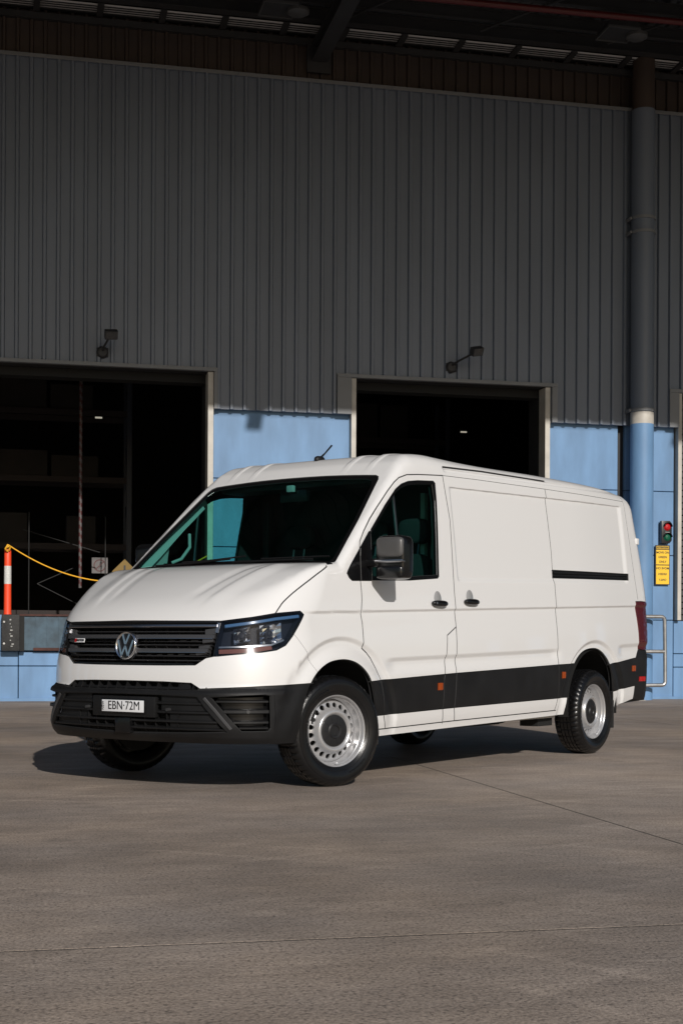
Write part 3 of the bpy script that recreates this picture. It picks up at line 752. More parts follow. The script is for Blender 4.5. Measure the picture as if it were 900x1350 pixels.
# --- chart A outline: lower edge of the body, then the ridge with chart B
uK=np.concatenate([np.arange(0,1.7,.03),np.arange(1.7,2.9,.035),np.arange(2.9,L3,.08),np.arange(L3,L5,.05),[L5]])
K3=Kcurve(uK); Kuv=np.stack([uK,K3[:,2]],1)
low=np.array([(0,.302),(1.0,.303),(2.05,.300),(3.0,.318),(4.74,.350),(5.0,.35),(5.72,.375),(6.12,.44),(6.25,.42),(L5,.42)])
domA=np.vstack([dens(low,.04)[:-1],dens([(L5,.42),(L5,Kuv[-1,1])],.05)[:-1],Kuv[::-1],dens([(0,Kuv[0,1]),(0,.302)],.03)[1:-1]])
archF=np.vstack([[(1.168,.15),(1.166,.303)],spline([(1.185,.48),(1.225,.60),(1.268,.672),(1.334,.735),(1.428,.785),(1.52,.807),(1.641,.812),(1.761,.789),(1.862,.735),(1.925,.667),(1.967,.559),(2.0,.447)],4),[(2.045,.30),(2.045,.15)]])
archR=np.vstack([[(4.744,.15),(4.746,.33)],spline([(4.765,.50),(4.80,.62),(4.87,.735),(4.95,.81),(5.05,.862),(5.18,.888),(5.33,.886),(5.45,.845),(5.54,.77),(5.60,.66),(5.63,.55)],4),[(5.70,.375),(5.71,.15)]])
g=.0038
head=[(.668,1.045),(.862,1.069),(1.018,1.095),(1.205,1.112),(1.232,1.092),(1.184,1.03),(1.127,.957),(1.073,.902),(1.008,.873),(.915,.859),(.757,.845),(.634,.832),(.648,.94)]
grl=[(-.02,.775),(.30,.776),(.519,.779),(.585,.822),(.634,.832)]
doorF=[(2.992,2.131),(2.667,2.106),(2.52,2.090),(2.42,2.060),(2.355,2.022),(2.259,1.95),(2.114,1.828),(2.019,1.745),(1.93,1.655),(1.875,1.587),(1.858,1.491),(1.845,1.328),(1.847,1.261),(1.846,1.205),(1.832,1.136),(1.848,1.051),(1.846,.917),(1.848,.884),(1.90,.855),(1.945,.82),(2.003,.754),(2.058,.677),(2.091,.434),(2.138,.347)]
doorB=[(2.995,2.134),(3.035,1.813),(3.008,1.287),(3.016,1.04),(2.888,.979),(2.862,.768),(2.838,.665),(2.836,.466),(2.865,.357)]
slF=[(3.016,1.045),(3.006,.767),(2.992,.461),(3.025,.365)]
slB=[(4.56,2.172),(4.572,2.09),(4.583,1.66),(4.565,1.338),(4.572,.871),(4.584,.754),(4.598,.491),(4.572,.388)]
win=[(2.012,1.672),(2.208,1.851),(2.36,1.975),(2.44,2.018),(2.53,2.045),(2.652,2.062),(2.862,2.078),(2.885,2.065),(2.880,1.939),(2.818,1.395),(2.80,1.380),(2.438,1.352),(1.985,1.335)]
winI=[(2.022,1.650),(2.215,1.825),(2.37,1.955),(2.45,1.996),(2.54,2.022),(2.652,2.037),(2.845,2.052),(2.856,1.939),(2.795,1.405),(2.438,1.378),(2.0,1.362)]
sail=[(1.700,1.368),(1.712,1.385),(1.748,1.425),(1.985,1.655),(2.004,1.664),(1.972,1.330),(1.751,1.322),(1.72,1.34)]
tail=[(6.149,1.311),(6.246,1.315),(6.36,1.31),(6.37,.88),(6.268,.875),(6.189,.883),(6.168,1.157)]
rail=[(4.568,1.519),(6.060,1.552),(6.050,1.496),(4.563,1.455)]
C1=[(-.02,1.050),(.334,1.047),(.60,1.046),(.668,1.045),(.862,1.069),(1.018,1.095)]
hood=np.vstack([[(1.018,1.095)],spline([(1.044,1.124),(1.092,1.169),(1.181,1.227),(1.288,1.287),(1.393,1.348),(1.5,1.403)],3),[(1.528,1.46)]])
band=[(1.90,.6655),(1.95,.669),(2.50,.690),(2.988,.708),(4.584,.757),(4.92,.765)]
bandb=[(1.95,.4385),(2.005,.439),(3.011,.461),(4.80,.489)]
cutsA=[(C1,g,False),(hood,g,False),(head,.0025,True),(grl,.003,False),
 ([(-.02,.676),(.30,.674),(.496,.668),(.556,.634),(.722,.642),(.935,.653),(1.116,.660),(1.30,.668)],.003,False),
 ([(-.02,.630),(.452,.628),(.556,.632)],.002,False),
 ([(-.02,.595),(.30,.593),(.552,.586),(.60,.52),(.722,.376),(.50,.364),(.30,.358),(-.02,.352)],.002,False),
 ([(.633,.585),(.80,.597),(.925,.603),(.958,.595),(.965,.40),(.950,.380),(.80,.379)],.002,True),
 ([(1.125,.985),(1.165,.945),(1.22,.88),(1.345,.72)],.0010,False),
 (archF,.002,True),(archR,.002,True),
 (doorF,g,False),(doorB,g,False),(slF,g,False),(slB,g,False),
 ([(2.992,2.131),(3.5,2.148),(4.57,2.175),(6.118,2.206)],.0018,False),
 ([(3.02,2.196),(3.6,2.222),(4.60,2.243)],.0075,False),
 ([(2.0,.3465),(2.138,.347),(3.0,.365),(4.60,.388)],g,False),
 (band,.0025,False),(bandb,.0025,False),
 (win,.0025,True),(winI,.0015,True),(sail,.002,True),(rail,.003,True),(tail,.003,True),
 ([(5.50,.748),(5.662,.760),(6.123,.806),(6.19,.876),(6.30,.872)],.0025,False),([(6.36,.885),(6.45,.80),(L5+.02,.80)],.0025,False),
 ([(5.55,.508),(5.70,.522),(6.123,.556)],.0025,False),([(6.123,.81),(6.123,.40)],.0025,False),
 ([(6.19,1.33),(6.14,1.9),(6.12,2.24)],.0022,False),
]
def hA(uv):
    
    sx,sy,dx,dy=rayA(uv[:,0]); 
    x=sx+np.where(dy>.7,dx*.5,0); z=uv[:,1]
    return np.where(uv[:,0]>1.2,Ys(x,z),Xf(z))
ptsA=adaptive((0.004,.31),(L5-.004,2.3),hA,.040,(.020,.0105),.035)
def qline(q,u0,u1,n=None):
    u=np.linspace(u0,u1,n or max(2,int((u1-u0)/.045))); x=XC-(u-L2); v=np.full(len(u),float(q))
    for _ in range(6): v=q-RAKE(v)*np.minimum(x,.3)
    return np.stack([u,v],1)
feats=[qline(q,1.95,6.13) for q in (1.105,1.112,1.120,1.128)]
feats+=[qline(q,a,b) for q in (.765,.775,.788,.802,.815) for a,b in ((2.10,4.62),(5.72,6.12))]
feats+=[qline(q,3.08,6.08) for q in (1.998,2.005,2.012,1.985)]+[qline(q,3.10,6.08) for q in (1.31,1.33,1.35)]
feats+=[qline(q,3.03,6.1) for q in (2.109,2.115,2.119,2.131,2.135,2.141)]
for cx_ in (0.0,-3.66):
    for r_ in (.595,.608,.622,.635):
        th=np.linspace(R(22),R(158),46); x_=cx_+1.04*r_*np.cos(th); L=np.stack([XC-x_+L2,.33+r_*np.sin(th)],1)[::-1]; feats.append(L[(L[:,0]>1.35)])
VA,FA,CA=triangulate(domA,cutsA,ptsA,feats=feats)
# --- chart B
kb=K3[:,:2]; kb=kb.copy(); kb[0,1]=0; kb[-1,1]=0
domB=np.vstack([kb,dens([kb[-1],kb[0]],.04)[1:-1]])
wsO=[(.012,-.02),(.012,.60),(.010,.86),(.004,.893),(-.03,.896),(-.36,.842),(-.70,.768),(-.728,.750),(-.740,.72),(-.745,.3),(-.745,-.02)]
wsI=[(-.028,-.02),(-.030,.60),(-.034,.845),(-.06,.858),(-.36,.805),(-.66,.738),(-.698,.712),(-.712,.66),(-.715,.3),(-.715,-.02)]
cutsB=[([(.045,-.02),(.045,.80),(.052,.86),(.070,.895),(.094,.926),(.105,.96)],.004,False),
 (wsO,.003,False),(wsI,.0015,False),([(.008,.875),(.03,.91),(.05,.95)],.003,False),
 ([(-1.386,-.02),(-1.386,1.0)],.002,False)]
def hB(xy): return Zt(xy[:,0],xy[:,1])
ptsB=adaptive((-4.85,.004),(.9,.93),hB,.045,(.022,.011),.035)
VB,FB,CB=triangulate(domB,cutsB,ptsB)
PA=SA(VA); PB=SB(VB)
# ridge vertices: identical position in both charts
def snap(P,V,ref2d):
    for i in range(len(uK)):
        j=np.argmin(((V-ref2d[i])**2).sum(1))
        if np.abs(V[j]-ref2d[i]).max()<1e-3: P[j]=K3[i]
snap(PA,VA,Kuv); snap(PB,VB,domB[:len(uK)])
PA[VA[:,0]<1e-6,1]=0; PA[VA[:,0]>L5-1e-6,1]=0; PB[np.abs(VB[:,1])<1e-6,1]=0
NA=grad(PA); NB=grad(PB)
for N_,P_ in ((NA,PA),(NB,PB)):
    q=np.abs(P_[:,1])<1e-7; N_[q,1]=0; N_/=np.linalg.norm(N_,axis=1)[:,None]
onK_A=np.zeros(len(VA),bool); onK_B=np.zeros(len(VB),bool)
for i in range(len(uK)):
    onK_A|=(np.abs(VA-Kuv[i]).max(1)<1e-3); onK_B|=(np.abs(VB-domB[i]).max(1)<1e-3)
def compat(V,F,C,p):
    """component containing 2-D point p"""
    a=V[F[:,0]];b=V[F[:,1]];c=V[F[:,2]]; p=np.array(p)
    s=lambda u,v:(v[:,0]-u[:,0])*(p[1]-u[:,1])-(v[:,1]-u[:,1])*(p[0]-u[:,0])
    i=np.where((s(a,b)>=-1e-12)&(s(b,c)>=-1e-12)&(s(c,a)>=-1e-12))[0]
    return C[i[0]] if len(i) else None
seedA={'hood':[(.3,1.08),(.9,1.12),(1.25,1.30)],'headlight_lens':[(.9,.95)],'grille_opening':[(.3,.9)],'vent_opening':[(.3,.65)],'lower_opening':[(.3,.45)],
 'fog_opening':[(.8,.5)],'front_panel':[(.8,.75)],'bumper':[(1.1,.5),(.66,.50),(.3,.61),(.3,.32)],'arch_opening':[(1.6,.5),(5.2,.6),(5.2,.365),(1.6,.32)],
 'front_door':[(2.5,1.2),(2.4,.40)],'sliding_door':[(3.8,1.0),(3.8,.42)],
 'door_strip':[(2.5,.55)],'slide_strip':[(3.8,.55)],'side_strip':[(1.985,.55),(2.9,.55),(4.68,.6),(5.95,.70),(5.9,.62)],
 'window_seal':[(2.40,1.362)],'side_glass':[(2.5,1.6)],'sail':[(1.80,1.38),(1.9,1.5)],'rail_slot':[(5.3,1.5)],'tail_light':[(6.22,1.0)],'rear_bumper':[(6.2,.6),(6.14,.7)]}
seedB={'hood':[(.4,.3),(.10,.5)],'cowl':[(.03,.3)],'windscreen_border':[(-.730,.3)],'windscreen':[(-.4,.3)]}
nameA={};nameB={}
for nm,l in seedA.items():
    for p in l:
        c=compat(VA,FA,CA,p)
        if c is None or c<0: print('seed in gap',nm,p)
        elif c in nameA and nameA[c]!=nm: print('SEED CLASH',nm,nameA[c],p)
        else: nameA[c]=nm
for nm,l in seedB.items():
    for p in l:
        c=compat(VB,FB,CB,p)
        if c is None or c<0: print('seed in gap B',nm,p)
        elif c in nameB and nameB[c]!=nm: print('SEED CLASH B',nm,nameB[c],p)
        else: nameB[c]=nm
lists={}
labA=[None if c<0 else nameA.get(c,'body_shell') for c in CA]; labB=[None if c<0 else nameB.get(c,'body_shell') for c in CB]
allP=np.vstack([PA,PB]); allN=np.vstack([NA,NB]); onK=np.concatenate([onK_A,onK_B]); nA=len(PA)
allF=np.vstack([FA,FB+nA]); labs=np.array([l or '' for l in labA+labB])
# merge ridge indices B->A
rep=np.arange(len(allP))
ka=np.where(onK_A)[0]; kb_=np.where(onK_B)[0]+nA
for j in kb_:
    d=((allP[ka]-allP[j])**2).sum(1); i=np.argmin(d)
    if d[i]<4e-6: rep[j]=ka[i]
allF=rep[allF]
# chart A triangles are CCW in (u,v): u runs to the rear/left side -> outward normal check per face
a=allP[allF[:,0]];b_=allP[allF[:,1]];c_=allP[allF[:,2]]; fn=np.cross(b_-a,c_-a); s=(fn*allN[allF[:,0]]).sum(1)<0; allF[s]=allF[s][:,::-1]
def panel_mesh(name,faces,matl,parent,side,inset=0.0,rim=.014,both=False,rimmat=None):
    """side=+1 left, -1 mirrored, both=True joins the two halves"""
    used,inv=np.unique(faces,return_inverse=True); F_=inv.reshape(faces.shape); P=allP[used].copy(); N=allN[used].copy(); P=P-N*inset
    V=[];NN=[];FF=[];mi=[]
    if rimmat is None and matl is M['white']: rimmat=M['gapshade']  # white panels get dark edges, seam shade put into the colour
    ed={}
    for f in F_:
        for k in range(3):
            i,j=int(f[k]),int(f[(k+1)%3]); ed[(i,j)]=ed.get((i,j),0)+1
    bnd=[(i,j) for (i,j) in ed if (j,i) not in ed]
    for sg_ in ((1,-1) if both else (side,)):
        S=np.array([1,sg_,1]); n0=len(V)
        V+= list(P*S); NN+=list(N*S); FF+=[tuple(f+n0) if sg_>0 else tuple((f+n0)[::-1]) for f in F_]; mi+=[0]*len(F_)
        if rim:
            for i,j in bnd:
                if both and abs(P[i,1])<1e-7 and abs(P[j,1])<1e-7: continue
                t=P[j]-P[i]; nn=np.cross(t,N[i]); l=np.linalg.norm(nn); 
                if l<1e-9: continue
                nn=nn/l; b0=len(V)
                q=[P[i],P[j],P[j]-N[j]*rim,P[i]-N[i]*rim]
                V+=[x*S for x in q]; 
                # blend the rim normal with the face normal for a soft edge
                NN+=[(nn*.75+N[i]*.66)*S,(nn*.75+N[j]*.66)*S,nn*S,nn*S]
                FF.append((b0,b0+3,b0+2,b0+1) if sg_>0 else (b0,b0+1,b0+2,b0+3)); mi.append(1 if rimmat is not None else 0)
    V=np.array(V); NN=np.array(NN); NN/=np.linalg.norm(NN,axis=1)[:,None]
    return mk(name,V,FF,matl,parent,normals=NN,mats=[matl]+([rimmat] if rimmat is not None else []),midx=mi)
def lab(n): return allF[labs==n]
M['gapshade']=mat('seam_dark',(.02,.02,.02),.8)
shell=panel_mesh('body_shell',lab('body_shell'),M['white'],van,1,both=True,rim=.02)
panel_mesh('hood',lab('hood'),M['white'],van,1,both=True)
panel_mesh('front_panel',lab('front_panel'),M['white'],van,1,both=True)
bump=panel_mesh('front_bumper',lab('bumper'),M['black'],van,1,both=True,rim=.03)
panel_mesh('rear_bumper',lab('rear_bumper'),M['black'],van,1,both=True,rim=.03)
panel_mesh('cowl',lab('cowl'),M['blackgl'],van,1,both=True,inset=.012)
wso=panel_mesh('windscreen',lab('windscreen'),M['ws'],van,1,both=True,rim=0,inset=.004)
panel_mesh('windscreen_border',lab('windscreen_border'),M['blackgl'],wso,1,both=True,rim=.006,inset=.004)
gapF=allF[labs=='']
gc=allP[gapF].mean(1)
panel_mesh('panel_gap_shade',gapF,M['gapshade'],van,1,both=True,rim=0,inset=.009)  # dark backing in the panel gaps, their shade put into the colour
doors={}
for s in (1,-1):
    d=panel_mesh('front_door',lab('front_door'),M['white'],van,s); doors[s]=d
    panel_mesh('cladding_strip',lab('door_strip'),M['black'],d,s,inset=-.003)
    w_=panel_mesh('side_window',lab('side_glass'),M['sg'],d,s,rim=0,inset=.008)
    panel_mesh('window_seal',lab('window_seal'),M['blackgl'],w_,s,inset=.002,rim=.012)
    sl=panel_mesh('sliding_door' if s>0 else 'side_panel',lab('sliding_door'),M['white'],van,s)
    panel_mesh('cladding_strip',lab('slide_strip'),M['black'],sl,s,inset=-.003)
    for cc in [c for c,n_ in nameA.items() if n_=='side_strip']:
        idx=np.where(np.concatenate([CA,np.full(len(CB),-5)])==cc)[0]; panel_mesh('cladding_strip',allF[idx],M['black'],van,s,inset=-.002)
    panel_mesh('mirror_base',lab('sail'),M['blackgl'],van,s,inset=-.006,rim=.02)
    tl=panel_mesh('tail_light',lab('tail_light'),M['redl'],van,s,inset=-.004,rim=.03)
    sr=panel_mesh('slide_rail',lab('rail_slot'),M['black'],van,s,inset=.016,rim=0)
# --- ribbons that follow the surface
def Spt(u,v):
    u=np.asarray(u,float); s=np.where(u<0,-1,1); P=SA(np.stack([np.abs(u),np.asarray(v,float)],1)); N=grad(P); P[:,1]*=s; N[:,1]*=s
    return P,N
def ribbon(name,path,h,o0,o1,m,parent,step=.045,bev=.0,tilt=0,h1=None):
    """bar along path in (u,v); half height h; from offset o0 (inner) to o1 (outer)"""
    L=dens(path,step); t=np.gradient(L,axis=0); t/=np.linalg.norm(t,axis=1)[:,None]; n=np.stack([-t[:,1],t[:,0]],1)
    h1=h if h1 is None else h1; V=[]
    for sgn,o,hh in ((-1,o0,h),(-1,o1-bev,h1),(-1,o1,h1-bev),(1,o1,h1-bev),(1,o1-bev,h1),(1,o0,h)):
        Q=L+n*hh*sgn; P,N=Spt(Q[:,0],Q[:,1]); V.append(P+N*(o+tilt*sgn))
    V=np.stack(V,1); k=6; nL=len(L); v=V.reshape(-1,3); f=[]
    for i in range(nL-1):
        for j in range(k):
            j2=(j+1)%k; f.append((i*k+j,(i+1)*k+j,(i+1)*k+j2,i*k+j2))
    f+=[tuple(range(k)),tuple((nL-1)*k+j for j in range(k))[::-1]]
    o=mk(name,v,f,m,parent); bm=bmesh.new(); bm.from_mesh(o.data); bmesh.ops.recalc_face_normals(bm,faces=bm.faces); bm.to_mesh(o.data); bm.free()
    o.data.polygons.foreach_set('use_smooth',np.ones(len(o.data.polygons),bool)); o.data.set_sharp_from_angle(angle=R(30))
    return o
def surfpatch(name,poly,off,m,parent,step=.04,rim=0,sym=1):
    """flat patch that follows the surface at an offset"""
    P0=np.asarray(poly,float); lo=P0.min(0); hi=P0.max(0); xs=np.arange(lo[0],hi[0],step); ys=np.arange(lo[1],hi[1],step); gx,gy=np.meshgrid(xs,ys)
    pts=np.stack([gx.ravel(),gy.ravel()],1); vs,fs,cp=triangulate(dens(np.vstack([P0,P0[:1]]),step)[:-1],[],pts,step*.3)
    P,N=Spt(vs[:,0]*sym,vs[:,1]); P=P+N*off; f=[tuple(q) if sym>0 else tuple(q[::-1]) for q in fs]
    V=list(P);FF=list(f);NN=list(N)
    if rim:
        ed={}
        for q in f:
            for k in range(3): ed[(q[k],q[(k+1)%3])]=1
        for (i,j) in ed:
            if (j,i) not in ed:
                nn=np.cross(P[j]-P[i],N[i]); nn/=max(np.linalg.norm(nn),1e-9); b0=len(V); V+=[P[i],P[j],P[j]-N[j]*rim,P[i]-N[i]*rim]; NN+=[nn]*4; FF.append((b0,b0+3,b0+2,b0+1))
    return mk(name,V,FF,m,parent,normals=NN)
# --- grille
gr_=empty('radiator_grille',(0,0,0),parent=van)
surfpatch('grille_backing',[(0,.765),(.64,.80),(.70,1.05),(0,1.055)],-.10,M['dark'],gr_); surfpatch('grille_backing',[(0,.765),(.64,.80),(.70,1.05),(0,1.055)],-.10,M['dark'],gr_,sym=-1)
def uend(v): return np.interp(v,[.775,.822,.94,1.045],[.515,.585,.640,.660])-.008
for v,h,m_,o1 in ((1.038,.007,'blackgl',.004),(1.017,.0085,'satin',.008),(.951,.0125,'greysl',.006),(.866,.0125,'greysl',.006),(.985,.0035,'greysl2',-.012),(.902,.0035,'greysl2',-.012),(.834,.0035,'greysl2',-.012),(.806,.004,'greysl2',-.010),(.926,.0035,'greysl2',-.02)):
    if m_ not in M:
        M['greysl']=mat('grille_slat_grey',(.045,.045,.048),.28,coat=.3); M['greysl2']=mat('grille_thin_slat',(.03,.03,.032),.35)
    ue=float(uend(v)); ribbon('grille_slat',[(-ue,v),(ue,v)],h,-.045,o1,M[m_],gr_,step=.04,bev=.003)
for v in (.9395,.8545): ue=float(uend(v))-.01; ribbon('grille_slat_highlight',[(-ue,v),(ue,v)],.0018,-.02,.0068,M['satin'],gr_,step=.05)  # bright strips added to stand for the slats' edge highlights
ribbon('grille_edge',[(-.51,.783),(.51,.783)],.005,-.04,-.002,M['blackgl'],gr_)
for k in range(-6,7):
    ribbon('grille_bar',[(k*.085,.80),(k*.085,1.03)],.003,-.08,-.05,M['dark'],gr_,step=.06)
M['wedge']=mat('grille_wedge_grey',(.04,.04,.042),.38)
for s in (1,-1):
    for z0,z1 in ((.958,1.005),(.912,.949),(.872,.903),(.838,.864)):
        zc=(z0+z1)/2; ue=float(uend(zc)); ribbon('grille_wedge',[(s*(ue-.075),zc-.004),(s*(ue-.004),zc+.004)],(z1-z0)/2,-.04,-.004,M['wedge'],gr_,h1=(z1-z0)/2-.004,bev=.003)
    ribbon('grille_end_chrome',[(s*.645,.975),(s*.655,1.035)],.010,-.03,.004,M['satin'],gr_)
# round badge with the two stacked letters
bd=empty('front_badge',(Xf(.895)+.022,0,.896),parent=van); bd.rotation_euler=(0,R(-6),0)
Mb=Matrix.Rotation(R(-90),4,'Z')@Matrix.Identity(4)     # local +y of the lathe -> +x forward
MX=Matrix(((0,1,0,0),(1,0,0,0),(0,0,1,0),(0,0,0,1)))    # (x,y,z)->(y,x,z): axial y becomes x
b=MB(); b.lathe([(0,.0),(.078,.0),(.078,-.03),(0,-.03)],48,MX); b.build('badge_disc',M['blackgl'],bd,smooth=True,angle=40)
b=MB(); b.lathe([(.0745,.0),(.078,.006),(.083,.008),(.087,.004),(.087,-.03)],56,MX); b.build('chrome_ring',M['chrome'],bd,smooth=True,angle=60)
def stroke(p,q,w,h=.007):
    p=np.array(p)*.0745;q=np.array(q)*.0745; d=(q-p)/np.linalg.norm(q-p); n=np.array([-d[1],d[0]])*w/2
    bm_.prism([tuple(p+n),tuple(q+n),tuple(q-n),tuple(p-n)],-.001,h,Matrix(((0,1,0,0),(1,0,0,0),(0,0,1,0),(0,0,0,1))))
bm_=MB(); 
for p,q in (((-.38,.92),(-.02,.10)),((.38,.92),(.02,.10)),((-.02,.16),(.02,.16))): stroke(p,q,.0135)
bm_.build('badge_v',M['chrome'],bd)
bm_=MB()
for p,q in (((-.86,.44),(-.37,-.86)),((-.37,-.86),(.0,-.05)),((.0,-.05),(.37,-.86)),((.37,-.86),(.86,.44))): stroke(p,q,.0135,.0065)
bm_.build('badge_w',M['chrome'],bd)
# small model badge on the grille
P,N=Spt([-.475],[.926]); 
bg_=empty('grille_badge',tuple(P[0]+N[0]*.004),parent=van); bg_.rotation_euler=Vector(N[0]).to_track_quat('X','Z').to_euler()
b=MB(); b.box((-.002,-.055,-.013),(.004,.055,.013)); b.build('badge_plate',M['plate'],bg_)
b=MB(); b.box((.0041,-.053,-.011),(.0052,-.030,.011)); b.build('badge_red',M['redr'],bg_)
MT=lambda x,y,z: Matrix.Translation((x,y,z))@Matrix(((0,0,1,0),(1,0,0,0),(0,1,0,0),(0,0,0,1)))   # text facing +x, reading along +y
text_mesh('badge_text','4MOTION',.019,M['ink'],bg_,MT(.0056,.0115,0),bold=.0008)
# --- bumper vents, slats and plate
vo=empty('bumper_grille',(0,0,0),parent=van)
for s in (1,-1):
    surfpatch('grille_backing',[(0,.33),(.76,.35),(.60,.62),(.57,.69),(0,.69)],-.09,M['dark'],vo,sym=s)
    surfpatch('grille_backing',[(.60,.36),(.99,.36),(.99,.62),(.60,.61)],-.06,M['blackgl'],vo,sym=s)
def ulow(v): return float(np.interp(v,[.352,.376,.52,.586],[.70,.722,.60,.552]))-.003
for v,h in ((.545,.012),(.490,.012),(.435,.012),(.385,.010)):
    u_=ulow(v); ribbon('bumper_slat',[(-u_,v),(u_,v)],h,-.055,-.008,M['black'],vo,h1=h*.55,bev=.002)
for k in range(-7,8):
    if abs(k)<8: ribbon('bumper_rib',[(k*.085,.63),(k*.085,.674)],.003,-.06,-.012,M['black'],vo,step=.06)
    if abs(k*.085)<.5: ribbon('bumper_rib',[(k*.085,.358),(k*.085,.50)],.003,-.06,-.02,M['black'],vo,step=.06)
ribbon('vent_lip',[(-.49,.640),(.49,.640)],.004,-.05,-.006,M['black'],vo)
for s in (1,-1):
    for u0,u1 in ((.36,.56),):
        surfpatch('closed_section',[(u0,.36),(ulow(.36),.36),(ulow(.50),.50),(u0,.50)],-.028,M['black'],vo,sym=s)
    surfpatch('closed_section',[(.30,.50),(ulow(.50),.50),(ulow(.588),.588),(.30,.590)],-.022,M['black'],vo,sym=s)
    surfpatch('vent_end',[(.40,.630),(.50,.630),(.47,.670),(.40,.672)],-.02,M['black'],vo,sym=s)
    # fog light recess
    fg=empty('fog_recess',(0,0,0),parent=van)
    for v,h,o in ((.560,.010,-.012),(.500,.017,-.004),(.435,.012,-.010),(.398,.010,-.012)):
        ul=float(np.interp(v,[.379,.585],[.800,.636]))
        ribbon('recess_slat',[(s*(ul+.003),v),(s*.95,v)],h,-.05,o,M['black'],fg,h1=h*.6,bev=.002)
    ribbon('recess_strut',[(s*.596,.580),(s*.66,.505),(s*.745,.395)],.013,-.02,.007,mat('strut_grey',(.045,.045,.047),.5) if s>0 else bpy.data.materials['strut_grey'],fg,h1=.009,bev=.003)
    ribbon('recess_lip',[(s*.985,.392),(s*.995,.44),(s*.985,.60)],.005,-.005,.003,M['black'],fg)
    P,N=Spt([s*.835],[.50]); b=MB(); b.lathe([(0,.002),(.011,.002),(.013,-.01)],16,Matrix.Translation(P[0]+N[0]*.0)@Vector(N[0]).to_track_quat('Y','Z').to_matrix().to_4x4()); b.build('parking_sensor',M['greyp'],fg,smooth=True)
    P,N=Spt([s*.36 if s>0 else -.33],[.505]); b=MB(); b.lathe([(0,.006),(.010,.006),(.013,-.03)],16,Matrix.Translation(P[0]+N[0]*.0)@Vector(N[0]).to_track_quat('Y','Z').to_matrix().to_4x4()); b.build('parking_sensor',M['greyp'],vo,smooth=True)
# plate holder + plate
pm=empty('number_plate',(.992,.008,.519),parent=van)
b=MB(); b.box((-.05,-.268,-.066),(-.008,.262,.062)); b.build('plate_holder',M['black'],pm,bevel=.008)
b=MB(); b.box((-.010,-.186,-.047),(-.002,.190,.047)); b.build('plate_frame',M['blackgl'],pm,bevel=.003)
b=MB(); b.box((-.004,-.176,-.036),(.002,.180,.037)); b.build('plate_board',M['plate'],pm,bevel=.002)
text_mesh('plate_text','EBN·72M',.076,M['ink'],pm,MT(.0030,.014,.0015),sx=.93,bold=0)
MTv=Matrix.Translation((.0030,-.164,0))@Matrix(((0,0,1,0),(0,-1,0,0),(1,0,0,0),(0,0,0,1)))
text_mesh('plate_state','NSW',.024,M['ink'],pm,Matrix.Translation((.0030,-.164,0))@Matrix(((0,0,1,0),(0,-1,0,0),(1,0,0,0),(0,0,0,1))))
b=MB(); b.box((.955,-.055,.352),(.992,.072,.448)); b.build('radar_cover',M['blackgl'],vo,bevel=.006)
